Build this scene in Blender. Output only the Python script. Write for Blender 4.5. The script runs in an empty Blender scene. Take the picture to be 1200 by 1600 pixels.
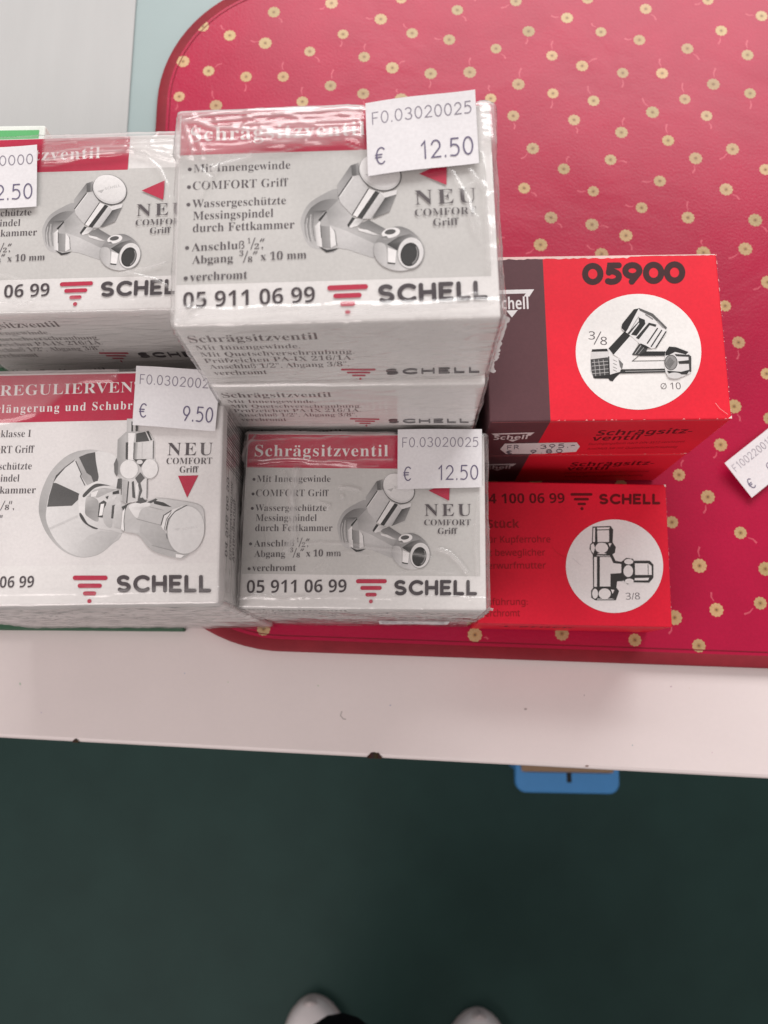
import bpy, math, random
import numpy as np
from mathutils import Matrix, Vector, noise
from mathutils.geometry import tessellate_polygon

# ------------------------------------------------------------------ camera, light, exposure
SC = bpy.context.scene
COL = SC.collection
CAM_Z = 1.15632                                   # lens height above the floor
FPX = 1305.604                                    # focal length in pixels of the 1200x1600 photograph
MC = np.array([[0.999832, 0.0, -0.01834], [-0.003687, -0.979582, -0.20101], [-0.017966, 0.201044, -0.979418]])
cd = bpy.data.cameras.new('camera')
cam = bpy.data.objects.new('camera', cd)
COL.objects.link(cam)
m = Matrix.Identity(4)
for i in range(3):
    m[i][0], m[i][1], m[i][2] = MC[0][i], -MC[1][i], -MC[2][i]
m[2][3] = CAM_Z
cam.matrix_world = m
cd.sensor_fit = 'VERTICAL'; cd.sensor_height = 36.0; cd.sensor_width = 27.0
cd.lens = 36.0 * FPX / 1600.0
cd.clip_start = 0.01; cd.clip_end = 60
cd.dof.use_dof = True; cd.dof.focus_distance = 0.315; cd.dof.aperture_fstop = 15
SC.camera = cam

w = bpy.data.worlds.new('World'); SC.world = w; w.use_nodes = True
bg = w.node_tree.nodes['Background']
bg.inputs[0].default_value = (1.0, 0.925, 0.90, 1); bg.inputs[1].default_value = 0.36

def area(name, loc, target, sx, sy, power, col):
    l = bpy.data.lights.new(name, 'AREA'); l.shape = 'RECTANGLE'; l.size = sx; l.size_y = sy
    l.energy = power; l.color = col
    o = bpy.data.objects.new(name, l); COL.objects.link(o); o.location = loc
    d = Vector(target) - Vector(loc); o.rotation_euler = d.to_track_quat('-Z', 'Y').to_euler()
    return o
area('shop_window_light', (0.30, 1.45, 1.78), (0, .15, .75), 1.5, .75, 26, (1.0, .985, .975))
area('front_fill_light', (-0.9, -1.2, 2.6), (0, .1, .75), 1.8, .8, 21, (1.0, .905, .885))  # added fill from the viewer's side to brighten the front walls

SC.view_settings.view_transform = 'Standard'; SC.view_settings.look = 'None'
SC.view_settings.exposure = 0.22; SC.view_settings.gamma = 1.0; SC.view_settings.use_curve_mapping = False
SC.render.engine = 'CYCLES'
SC.cycles.max_bounces = 8; SC.cycles.transparent_max_bounces = 24
SC.cycles.use_denoising = True
SC.cycles.caustics_reflective = False; SC.cycles.caustics_refractive = False

# ------------------------------------------------------------------ helpers
TABLE_Z = .7355
MAT_Z = .740

def lin(c):
    c = c / 255.0
    return c / 12.92 if c <= .04045 else ((c + .055) / 1.055) ** 2.4
def K(g, ref=205, tint=(1.0, .975, .965)):          # a printed grey, as a share of the white card
    v = .80 * lin(g) / lin(ref)
    return (v * tint[0], v * tint[1], v * tint[2])

WHITE = (.80, .775, .76)
RED = (.50, .020, .062)
GREY = (.595, .580, .560)
INK = (.095, .080, .086)
CRED = (.74, .016, .036)
BROWN = (.105, .045, .052)

def px_ray(px, py):
    d = MC.T @ np.array([(px - 600) / FPX, (py - 800) / FPX, 1.0])
    return d
def px_z(px, py, z):                                 # point of the picture on the level z
    d = px_ray(px, py); t = (z - CAM_Z) / d[2]
    return d[0] * t, d[1] * t

def tag(o, label=None, cat=None, group=None, kind=None):
    if label: o['label'] = label
    if cat: o['category'] = cat
    if group: o['group'] = group
    if kind: o['kind'] = kind
    return o
def empty(name, loc, rz=0):
    o = bpy.data.objects.new(name, None); COL.objects.link(o)
    o.location = loc; o.rotation_euler = (0, 0, rz); o.empty_display_size = .02
    return o

class MB:
    """collects faces with a printed colour per corner"""
    def __init__(s): s.v = []; s.f = []; s.c = []; s.mi = []
    def face(s, pts, cols, mi=0):
        b = len(s.v); s.v += [tuple(p) for p in pts]; s.f.append(tuple(range(b, b + len(pts))))
        s.c.append(cols if isinstance(cols, list) else [cols] * len(pts)); s.mi.append(mi)
    def mesh(s, name, mats, smooth=False):
        me = bpy.data.meshes.new(name); me.from_pydata(s.v, [], s.f)
        for m_ in mats: me.materials.append(m_)
        at = me.color_attributes.new('ink', 'FLOAT_COLOR', 'CORNER')
        flat = []
        for cs in s.c:
            for c in cs: flat += [c[0], c[1], c[2], 1.0]
        at.data.foreach_set('color', flat)
        me.polygons.foreach_set('material_index', s.mi)
        if smooth: me.polygons.foreach_set('use_smooth', [True] * len(s.f))
        me.update()
        return me
    def obj(s, name, mats, parent=None, smooth=False):
        o = bpy.data.objects.new(name, s.mesh(name, mats, smooth)); COL.objects.link(o)
        if parent: o.parent = parent
        return o

def rbox(mb, W, D, h, r, colfn, z0=0, xcuts=(), ycuts=(), o=(0, 0)):
    """box with softly rounded edges"""
    def ax(L, cuts):
        a = [0, r * .3, r, L - r, L - r * .3, L] + list(cuts)
        return sorted(set(a))
    xs, ys, zs = ax(W, xcuts), ax(D, ycuts), ax(h, ())
    def fix(p):
        q = Vector((min(max(p[0], r), W - r), min(max(p[1], r), D - r), min(max(p[2], r), h - r)))
        d = Vector(p) - q
        if d.length > 1e-9: q = q + d.normalized() * r
        return (q.x + o[0], q.y + o[1], q.z + z0)
    def sheet(A, B, fn, flip):
        for i in range(len(A) - 1):
            for j in range(len(B) - 1):
                quad = [fn(A[i], B[j]), fn(A[i + 1], B[j]), fn(A[i + 1], B[j + 1]), fn(A[i], B[j + 1])]
                if flip: quad.reverse()
                c = colfn(*[sum(p[k] for p in quad) / 4 for k in range(3)])
                mb.face([fix(p) for p in quad], c)
    sheet(xs, ys, lambda a, b: (a, b, h), False); sheet(xs, ys, lambda a, b: (a, b, 0), True)
    sheet(xs, zs, lambda a, b: (a, 0, b), False); sheet(xs, zs, lambda a, b: (a, D, b), True)
    sheet(ys, zs, lambda a, b: (W, a, b), False); sheet(ys, zs, lambda a, b: (0, a, b), True)

# ---- type
def boldserif(s):
    r = ''
    for ch in s:
        if 'A' <= ch <= 'Z': r += chr(0x1D400 + ord(ch) - 65)
        elif 'a' <= ch <= 'z': r += chr(0x1D41A + ord(ch) - 97)
        elif '0' <= ch <= '9': r += chr(0x1D7CE + ord(ch) - 48)
        else: r += ch
    return r
def boldsans(s):
    r = ''
    for ch in s:
        if 'A' <= ch <= 'Z': r += chr(0x1D5D4 + ord(ch) - 65)
        elif 'a' <= ch <= 'z': r += chr(0x1D5EE + ord(ch) - 97)
        elif '0' <= ch <= '9': r += chr(0x1D7EC + ord(ch) - 48)
        else: r += ch
    return r
def plainsans(s):
    r = ''
    for ch in s:
        if 'A' <= ch <= 'Z': r += chr(0x1D5A0 + ord(ch) - 65)
        elif 'a' <= ch <= 'z': r += chr(0x1D5BA + ord(ch) - 97)
        elif '0' <= ch <= '9': r += chr(0x1D7E2 + ord(ch) - 48)
        else: r += ch
    return r
STY = {'title': (boldserif, -.0035), 'book': (boldserif, -.0075), 'fine': (boldserif, -.0105),
       'bold': (boldsans, 0.0), 'medium': (boldsans, -.011), 'sans': (plainsans, 0.0)}
UML = {'ä': 'a', 'ö': 'o', 'ü': 'u', 'Ü': 'U', 'Ä': 'A'}
_gc = {}
def glyphs(s, sty, sp=1.0):
    key = (s, sty, sp)
    if key in _gc: return _gc[key]
    fn, off = STY[sty]
    base = ''.join(UML.get(c, c) for c in s)
    cu = bpy.data.curves.new('lettering', 'FONT'); cu.body = fn(base); cu.size = 1; cu.offset = off
    cu.space_character = sp; cu.resolution_u = 3
    ob = bpy.data.objects.new('lettering', cu); COL.objects.link(ob)
    bpy.context.view_layer.update()
    me = bpy.data.meshes.new_from_object(ob.evaluated_get(bpy.context.evaluated_depsgraph_get()))
    P = [(v.co.x, v.co.y) for v in me.vertices]; F = [tuple(p.vertices) for p in me.polygons]
    bpy.data.objects.remove(ob); bpy.data.curves.remove(cu); bpy.data.meshes.remove(me)
    for i, c in enumerate(s):
        if c in UML:
            g0 = glyphs(base[:i], sty, sp) if i else None
            x1 = glyphs(base[:i + 1], sty, sp)[3]
            wch = glyphs(UML[c], sty, sp)
            x0 = x1 - (wch[3] - wch[2])
            hgt = .60 if c.islower() else .80
            for cx in (x0 + (x1 - x0) * .30, x0 + (x1 - x0) * .70):
                b = len(P); n = 10; r = .062 if sty in ('title', 'bold') else .05
                P += [(cx + r * math.cos(k * 2 * math.pi / n), hgt + r * math.sin(k * 2 * math.pi / n)) for k in range(n)]
                F.append(tuple(range(b, b + n)))
    xs = [p[0] for p in P] or [0]
    _gc[key] = (P, F, min(xs), max(xs))
    return _gc[key]
_cap = {}
def capheight(sty):
    if sty not in _cap: _cap[sty] = max(p[1] for p in glyphs('H', sty)[0])
    return _cap[sty]

class Art:
    """draws printed shapes: pos(a,b) gives face coordinates from trace coordinates, put(u,v,k) a point k layers above the face"""
    STEP = 9e-6
    def __init__(s, mb, pos, put, start=1): s.mb, s.pos, s.put, s.k = mb, pos, put, start
    def poly(s, pts, col, raw=False):
        s.k += 1
        q = [p if raw else s.pos(*p) for p in pts]
        cols = col if isinstance(col, list) else [col] * len(q)
        tris = tessellate_polygon([[Vector((p[0], p[1], 0)) for p in q]])
        for t in tris:
            a = [q[i] for i in t]; c = [cols[i] for i in t]
            ar = (a[1][0] - a[0][0]) * (a[2][1] - a[0][1]) - (a[2][0] - a[0][0]) * (a[1][1] - a[0][1])
            if ar < 0: a.reverse(); c.reverse()
            s.mb.face([s.put(p[0], p[1], s.k) for p in a], c)
    def spoly(s, pts, col, sub=5):
        """closed smooth outline through the points"""
        n = len(pts); cols = col if isinstance(col, list) else [col] * n; P = []; C = []
        for i in range(n):
            p0, p1, p2, p3 = pts[i - 1], pts[i], pts[(i + 1) % n], pts[(i + 2) % n]
            for k in range(sub):
                t = k / sub
                P.append(tuple(.5 * (2 * p1[j] + (p2[j] - p0[j]) * t + (2 * p0[j] - 5 * p1[j] + 4 * p2[j] - p3[j]) * t * t + (3 * p1[j] - p0[j] - 3 * p2[j] + p3[j]) * t ** 3) for j in (0, 1)))
                C.append(tuple(cols[i][j] * (1 - t) + cols[(i + 1) % n][j] * t for j in range(3)))
        s.poly(P, C)
    def ell(s, cx, cy, rx, ry, col, rot=0, n=40, col2=None):
        cr, sr = math.cos(math.radians(rot)), math.sin(math.radians(rot))
        pts = []; cols = []
        for k in range(n):
            a = 2 * math.pi * k / n; x, y = rx * math.cos(a), ry * math.sin(a)
            pts.append((cx + x * cr - y * sr, cy + x * sr + y * cr))
            if col2: t = .5 + .5 * math.sin(a + .6); cols.append(tuple(col[i] * (1 - t) + col2[i] * t for i in range(3)))
        s.poly(pts, cols if col2 else col)
    def ring(s, cx, cy, rx, ry, wd, col, rot=0, n=40, a0=0, a1=360):
        pts = []
        cr, sr = math.cos(math.radians(rot)), math.sin(math.radians(rot))
        for k in range(n + 1):
            a = math.radians(a0 + (a1 - a0) * k / n); x, y = rx * math.cos(a), ry * math.sin(a)
            pts.append((cx + x * cr - y * sr, cy + x * sr + y * cr))
        s.line(pts, wd, col, cap=False)
    def line(s, pts, wd, col, cap=True, widths=None):
        """mitred ribbon with round ends (trace coordinates)"""
        s.k += 1
        P = [Vector((p[0], p[1])) for p in pts]; n = len(P); L = []; R = []
        closed = n > 3 and (P[0] - P[-1]).length < 1e-3 * max(1e-6, (P[0] - P[n // 2]).length)
        if closed: cap = False
        for i in range(n):
            d0 = (P[i] - P[i - 1]).normalized() if i else ((P[0] - P[-2]) if closed else (P[1] - P[0])).normalized()
            d1 = (P[i + 1] - P[i]).normalized() if i < n - 1 else ((P[1] - P[0]).normalized() if closed else d0)
            t = d0 + d1
            t = t.normalized() if t.length > 1e-6 else d0
            nn = Vector((-t.y, t.x)); cosv = max(.45, nn.dot(Vector((-d0.y, d0.x))))
            hw = (widths[i] if widths else wd) / 2 / cosv
            L.append(P[i] + nn * hw); R.append(P[i] - nn * hw)
        def out(q, c):
            a = [s.pos(p[0], p[1]) for p in q]
            ar = sum(a[i][0] * a[(i + 1) % len(a)][1] - a[(i + 1) % len(a)][0] * a[i][1] for i in range(len(a)))
            if ar < 0: a.reverse()
            s.mb.face([s.put(p[0], p[1], s.k) for p in a], c)
        for i in range(n - 1): out([L[i], L[i + 1], R[i + 1], R[i]], col)
        if cap:
            for i, sg in ((0, -1), (n - 1, 1)):
                d = ((P[1] - P[0]) if i == 0 else (P[-1] - P[-2])).normalized() * sg
                nn = Vector((-d.y, d.x)); r = wd / 2
                out([P[i] + nn * r * math.cos(a) + d * r * math.sin(a) for a in [math.pi * k / 8 for k in range(9)]], col)
    def text(s, t, x0, y0, x1, y1, cap, col, sty='book', sub=None, sp=1.0):
        """set t so that it (or its part sub) runs from (x0,y0) to (x1,y1) along the baseline; cap = capital height"""
        s.k += 1
        P, F, a, b = glyphs(t, sty, sp)
        if sub:
            i = t.index(sub)
            if i: a = glyphs(t[:i], sty, sp)[3] + .05 * sp
            b = glyphs(t[:i + len(sub)], sty, sp)[3]
        p0 = Vector(s.pos(x0, y0)); p1 = Vector(s.pos(x1, y1))
        up = Vector(s.pos(x0, y0 - cap)) - p0
        e = (p1 - p0); n = Vector((-e.y, e.x)).normalized(); hh = abs(up.dot(n)) / capheight(sty)
        if up.dot(n) < 0: n = -n
        for f in F:
            q = []
            for i in f:
                x, y = P[i]; pt = p0 + e * ((x - a) / (b - a)) + n * (y * hh); q.append((pt.x, pt.y))
            ar = sum(q[i][0] * q[(i + 1) % len(q)][1] - q[(i + 1) % len(q)][0] * q[i][1] for i in range(len(q)))
            if ar < 0: q.reverse()
            s.mb.face([s.put(u, v, s.k) for u, v in q], col)
    def strokes(s, t, x0, y0, x1, y1, h, wd, col, font, gap=.32, slant=0):
        """monoline lettering; h = height, laid from (x0,y0) to (x1,y1) on the baseline"""
        tot = sum(font[c][0] for c in t) + gap * (len(t) - 1)
        x = 0; d = Vector((x1 - x0, y1 - y0)); L = d.length; ex = d / L; ey = Vector((ex.y, -ex.x))
        for c in t:
            wch, sts = font[c]
            for st in sts:
                pts = []
                for (a, b) in st:
                    q = Vector((x0, y0)) + ex * ((x + a * 1.0) / tot * L) + ey * (b * h)
                    pts.append((q.x, q.y))
                s.line(pts, wd, col)
            x += wch + gap

def arc(cx, cy, rx, ry, a0, a1, n=12):
    return [(cx + rx * math.cos(math.radians(a0 + (a1 - a0) * k / n)), cy + ry * math.sin(math.radians(a0 + (a1 - a0) * k / n))) for k in range(n + 1)]
# label printer digits (unit height)
DIG = {
 '0': (.6, [arc(.3, .5, .3, .5, 90, 450, 20)]),
 '1': (.42, [[(.08, .78), (.3, 1), (.3, 0)]]),
 '2': (.6, [arc(.3, .7, .28, .3, 165, -30, 10) + [(.02, .02), (.6, .02)]]),
 '3': (.6, [arc(.28, .75, .27, .25, 150, -80, 10) + arc(.28, .25, .31, .26, 85, -150, 10)]),
 '5': (.6, [[(.55, 1), (.1, 1), (.06, .56)], arc(.26, .33, .32, .33, 128, -110, 14) + [(.02, .03)]]),
 '7': (.6, [[(.02, 1), (.58, 1), (.2, 0)]]),
 '8': (.6, [arc(.3, .76, .24, .24, 90, 450, 16), arc(.3, .27, .3, .27, 90, 450, 16)]),
 '9': (.6, [arc(.3, .68, .28, .32, 0, 360, 16), [(.575, .6), (.2, 0)]]),
 'F': (.55, [[(.05, 0), (.05, 1), (.55, 1)], [(.05, .52), (.45, .52)]]),
 'R': (.55, [[(.05, 0), (.05, 1), (.35, 1)] + arc(.35, .76, .2, .24, 90, -90, 8) + [(.05, .52)], [(.3, .5), (.55, 0)]]),
 '.': (.06, [[(.03, .0), (.03, .05)]]), '-': (.4, [[(.02, .45), (.38, .45)]]), ' ': (.5, []),
 'E': (.72, [arc(.45, .5, .38, .5, 50, 310, 14), [(.0, .58), (.5, .58)], [(.0, .42), (.46, .42)]]),
}
LOGO = {
 'S': (.62, [arc(.31, .75, .27, .25, 40, 255, 10) + arc(.31, .25, .29, .25, 80, -140, 10)]),
 'C': (.70, [arc(.42, .5, .42, .5, 48, 312, 16)]),
 'H': (.62, [[(0, 0), (0, 1)], [(.62, 0), (.62, 1)], [(.03, .5), (.6, .5)]]),
 'E': (.52, [[(.5, 1), (0, 1), (0, 0), (.5, 0)], [(.03, .51), (.42, .51)]]),
 'L': (.48, [[(0, 1), (0, 0), (.46, 0)]]),
}
FAT = {
 '0': (.74, [arc(.37, .5, .37, .5, 90, 450, 24)]),
 '5': (.64, [[(.62, 1), (.2, 1), (.14, .56)], arc(.27, .31, .35, .32, 112, -122, 14)]),
 '9': (.74, [arc(.36, .66, .34, .34, 0, 360, 20), [(.67, .52), (.32, -.02)]]),
}
def schell(a, x0, x1, top, base, wd, col, tilt=0):
    a.strokes('SCHELL', x0 + wd / 2, base - wd / 2, x1 - wd / 2, base - wd / 2 + tilt, base - top - wd, wd, col, LOGO, gap=.33)
def bars(a, rows, dot, col):
    for (x0, x1, y, t) in rows: a.line([(x0 + t / 2, y), (x1 - t / 2, y)], t, col)
    if dot: a.ell(dot[0], dot[1], dot[2], dot[2], col, n=16)

# ------------------------------------------------------------------ materials
def newmat(name):
    m_ = bpy.data.materials.new(name); m_.use_nodes = True
    nt = m_.node_tree; b = nt.nodes['Principled BSDF']
    return m_, nt, b
def N(nt, t, **kw):
    n = nt.nodes.new(t)
    for k, v in kw.items():
        if k in n.inputs: n.inputs[k].default_value = v
        else: setattr(n, k, v)
    return n
def printed(name, rough=.5, spec=.35, bump=.02, scale=900, dirt=.05, grain=.04):
    m_, nt, b = newmat(name); L = nt.links.new
    at = N(nt, 'ShaderNodeAttribute', attribute_name='ink')
    tc = N(nt, 'ShaderNodeTexCoord')
    n1 = N(nt, 'ShaderNodeTexNoise', Scale=scale, Detail=3.0); n2 = N(nt, 'ShaderNodeTexNoise', Scale=35.0, Detail=4.0)
    L(tc.outputs['Object'], n1.inputs['Vector']); L(tc.outputs['Object'], n2.inputs['Vector'])
    mr = N(nt, 'ShaderNodeMapRange'); mr.inputs[1].default_value = .3; mr.inputs[2].default_value = .7
    mr.inputs[3].default_value = 1 - dirt; mr.inputs[4].default_value = 1 + dirt * .6
    L(n2.outputs['Fac'], mr.inputs[0])
    mr2 = N(nt, 'ShaderNodeMapRange'); mr2.inputs[1].default_value = .3; mr2.inputs[2].default_value = .7
    mr2.inputs[3].default_value = 1 - grain; mr2.inputs[4].default_value = 1 + grain
    L(n1.outputs['Fac'], mr2.inputs[0])
    mu = N(nt, 'ShaderNodeMath', operation='MULTIPLY'); L(mr.outputs[0], mu.inputs[0]); L(mr2.outputs[0], mu.inputs[1])
    vm = N(nt, 'ShaderNodeVectorMath', operation='SCALE'); L(at.outputs['Color'], vm.inputs[0]); L(mu.outputs[0], vm.inputs['Scale'])
    L(vm.outputs[0], b.inputs['Base Color'])
    b.inputs['Roughness'].default_value = rough; b.inputs['Specular IOR Level'].default_value = spec
    bp = N(nt, 'ShaderNodeBump', Strength=bump, Distance=.0004); L(n1.outputs['Fac'], bp.inputs['Height']); L(bp.outputs[0], b.inputs['Normal'])
    return m_
def plain(name, col, rough=.5, spec=.5, var=.06, scale=40, bump=0, bscale=400, bdist=.0004, stretch=(1, 1, 1)):
    m_, nt, b = newmat(name); L = nt.links.new
    tc = N(nt, 'ShaderNodeTexCoord'); mp = N(nt, 'ShaderNodeMapping'); mp.inputs['Scale'].default_value = stretch
    L(tc.outputs['Object'], mp.inputs['Vector'])
    n = N(nt, 'ShaderNodeTexNoise', Scale=scale, Detail=5.0); L(mp.outputs[0], n.inputs['Vector'])
    cr = N(nt, 'ShaderNodeMix', data_type='RGBA')
    cr.inputs[6].default_value = tuple(c * (1 - var * 2) for c in col) + (1,); cr.inputs[7].default_value = tuple(min(1, c * (1 + var * 2)) for c in col) + (1,)
    L(n.outputs['Fac'], cr.inputs[0]); L(cr.outputs[2], b.inputs['Base Color'])
    b.inputs['Roughness'].default_value = rough; b.inputs['Specular IOR Level'].default_value = spec
    if bump:
        n2 = N(nt, 'ShaderNodeTexNoise', Scale=bscale, Detail=4.0); L(mp.outputs[0], n2.inputs['Vector'])
        bp = N(nt, 'ShaderNodeBump', Strength=bump, Distance=bdist); L(n2.outputs['Fac'], bp.inputs['Height']); L(bp.outputs[0], b.inputs['Normal'])
    return m_

CARTON = printed('printed_card', rough=.5, spec=.2, dirt=.08)
LABEL = printed('label_paper', rough=.6, spec=.25, bump=.03, dirt=.04)

def film_mat():
    m_ = bpy.data.materials.new('shrink_film'); m_.use_nodes = True; nt = m_.node_tree; nt.nodes.clear(); L = nt.links.new
    out = N(nt, 'ShaderNodeOutputMaterial')
    tr = N(nt, 'ShaderNodeBsdfTransparent'); gl = N(nt, 'ShaderNodeBsdfGlossy', Roughness=.15)
    df = N(nt, 'ShaderNodeBsdfDiffuse'); df.inputs['Color'].default_value = (.86, .84, .83, 1)
    tl = N(nt, 'ShaderNodeBsdfTranslucent'); tl.inputs['Color'].default_value = (.86, .84, .83, 1)
    dm = N(nt, 'ShaderNodeMixShader'); dm.inputs[0].default_value = .35; L(df.outputs[0], dm.inputs[1]); L(tl.outputs[0], dm.inputs[2])
    tc = N(nt, 'ShaderNodeTexCoord'); mp = N(nt, 'ShaderNodeMapping'); mp.inputs['Scale'].default_value = (.35, 1.5, 1.0)
    L(tc.outputs['Object'], mp.inputs['Vector'])
    ns = N(nt, 'ShaderNodeTexNoise', Scale=170.0, Detail=4.0, Distortion=1.2); L(mp.outputs[0], ns.inputs['Vector'])
    bp = N(nt, 'ShaderNodeBump', Strength=.07, Distance=.0007); L(ns.outputs['Fac'], bp.inputs['Height'])
    L(bp.outputs[0], gl.inputs['Normal'])
    lw = N(nt, 'ShaderNodeLayerWeight', Blend=.5)
    fp = N(nt, 'ShaderNodeMath', operation='POWER'); fp.inputs[1].default_value = 5.0; L(lw.outputs['Facing'], fp.inputs[0])
    f2 = N(nt, 'ShaderNodeMath', operation='MULTIPLY_ADD', use_clamp=True); f2.inputs[1].default_value = .9; f2.inputs[2].default_value = .055; L(fp.outputs[0], f2.inputs[0])
    at = N(nt, 'ShaderNodeAttribute', attribute_name='milk_sheen')  # white share: milky folds plus sheen and glints painted in
    f3 = N(nt, 'ShaderNodeMath', operation='MULTIPLY_ADD', use_clamp=True); f3.inputs[1].default_value = .055
    L(at.outputs['Fac'], f3.inputs[0]); L(f2.outputs[0], f3.inputs[2])
    mk = N(nt, 'ShaderNodeMixShader'); L(at.outputs['Fac'], mk.inputs[0]); L(tr.outputs[0], mk.inputs[1]); L(dm.outputs[0], mk.inputs[2])
    mx = N(nt, 'ShaderNodeMixShader'); L(f3.outputs[0], mx.inputs[0]); L(mk.outputs[0], mx.inputs[1]); L(gl.outputs[0], mx.inputs[2])
    L(mx.outputs[0], out.inputs['Surface'])
    return m_
FILM = film_mat()

# ------------------------------------------------------------------ the setting: floor and table
def floor():
    mb = MB(); mb.face([(-4, -3, 0), (4, -3, 0), (4, 5, 0), (-4, 5, 0)], (.02, .03, .03))
    o = mb.obj('floor', [plain('green_linoleum', (.0225, .056, .050), rough=.55, spec=.2, var=.10, scale=14, bump=.12, bscale=220, bdist=.001)])
    tag(o, kind='structure')
floor()

t0 = px_z(0, 1153, TABLE_Z); t1 = px_z(1200, 1217, TABLE_Z)
TANG = math.atan2(t1[1] - t0[1], t1[0] - t0[0])
table = empty('table', (t0[0], t0[1], 0), TANG)
tag(table, 'white laminate table with a chipped front edge, under the boxes', 'table')
TABM = printed('white_laminate', rough=.38, spec=.45, bump=.004, scale=500, dirt=.018, grain=.008)
def tabletop():
    mb = MB(); c = (.735, .655, .645)
    rbox(mb, 1.5, .75, .026, .002, lambda x, y, z: c, z0=TABLE_Z - .026, o=(-.55, 0))
    zt = TABLE_Z
    def loc(px, py):
        x, y = px_z(px, py, TABLE_Z); dx, dy = x - t0[0], y - t0[1]
        return dx * math.cos(TANG) + dy * math.sin(TANG), -dx * math.sin(TANG) + dy * math.cos(TANG)
    a = Art(mb, loc, lambda u, v, k: (u, v, zt + k * 1e-5))
    rnd = random.Random(4)
    g = (.40, .35, .34)
    a.line([(534, 1112), (532, 1118), (536, 1123), (540, 1124)], 2, (.45, .40, .39))
    for _ in range(12):
        x, y = rnd.uniform(10, 1190), rnd.uniform(1020, 1150) + 10; r = rnd.uniform(.5, 1.3)
        a.ell(x, y + x * .03, r * rnd.uniform(1, 2), r, tuple(cc * rnd.uniform(.9, 1.6) for cc in g), rot=rnd.uniform(0, 90), n=7)
    a.ell(917, 1197, 3, 1.5, (.3, .22, .2), n=8); a.ell(821, 1108, 2.5, 1.5, (.42, .36, .35), n=8)
    o = mb.obj('tabletop', [TABM], table)
    # worn chips along the front edge
    chipm = printed('bare_chipboard', rough=.9, spec=.1)
    for (px, wpx, d) in ((585, 21, .0026), (118, 8, .0012)):
        mb = MB(); u, v = loc(px, 1153 + px * .0533); hw = wpx * .00017
        n = 9; pts = []
        for k in range(n):
            s = -1 + 2 * k / (n - 1); pts.append((u + s * hw, (1 - s * s) * d * rnd.uniform(.75, 1.1) + .0004))
        for k in range(n - 1):
            (x0, y0), (x1, y1) = pts[k], pts[k + 1]; cc = tuple(q * rnd.uniform(.7, 1.3) for q in (.05, .03, .022))
            mb.face([(x0, -.0003, zt - .004), (x1, -.0003, zt - .004), (x1, -.0003, zt + .0002), (x0, -.0003, zt + .0002)], cc)
            mb.face([(x0, -.0003, zt + .0002), (x1, -.0003, zt + .0002), (x1, y1, zt + .0003), (x0, y0, zt + .0003)], cc)
        mb.obj('chip', [chipm], table)
    leg = plain('grey_steel', (.25, .25, .26), rough=.4)
    for (x, y) in ((-.5, .06), (.88, .06), (-.5, .66), (.88, .66)):
        mb = MB(); rbox(mb, .03, .03, TABLE_Z - .0262, .003, lambda *p: (.3, .3, .3), o=(x, y)); mb.obj('leg', [leg], table)
tabletop()

# ---- thin sheets at the back left: two tones standing in for a shadow boundary
def sheet(name, x0, x1, y0, y1, z0, t, matl, label, cat, rz=0):
    r = empty(name, (x0, y0, z0), rz); tag(r, label, cat)
    mb = MB(); rbox(mb, x1 - x0, y1 - y0, t, t * .4, lambda *p: (.5, .5, .5)); o = mb.obj('sheet', [matl], r)
sheet('shade_side_sheet', -.20, -.075, .215, .60, TABLE_Z, .0012,
      plain('blue_grey_shade_tone', (.31, .385, .385), rough=.5, var=.03, scale=25), 'smooth blue-grey sheet painted as the shaded side of a shadow boundary, beside the red placemat', 'shade sheet')
sheet('lit_side_sheet', -.52, -.1535, .214, .62, TABLE_Z + .0012, .002,
      plain('pale_grey_lit_tone', (.47, .47, .465), rough=.8, spec=.2, var=.022, scale=30, bump=.15, bscale=300, stretch=(3, .5, 1)), 'large pale grey streaky sheet painted as the lit side, behind the left stack of boxes', 'cardboard')

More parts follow.
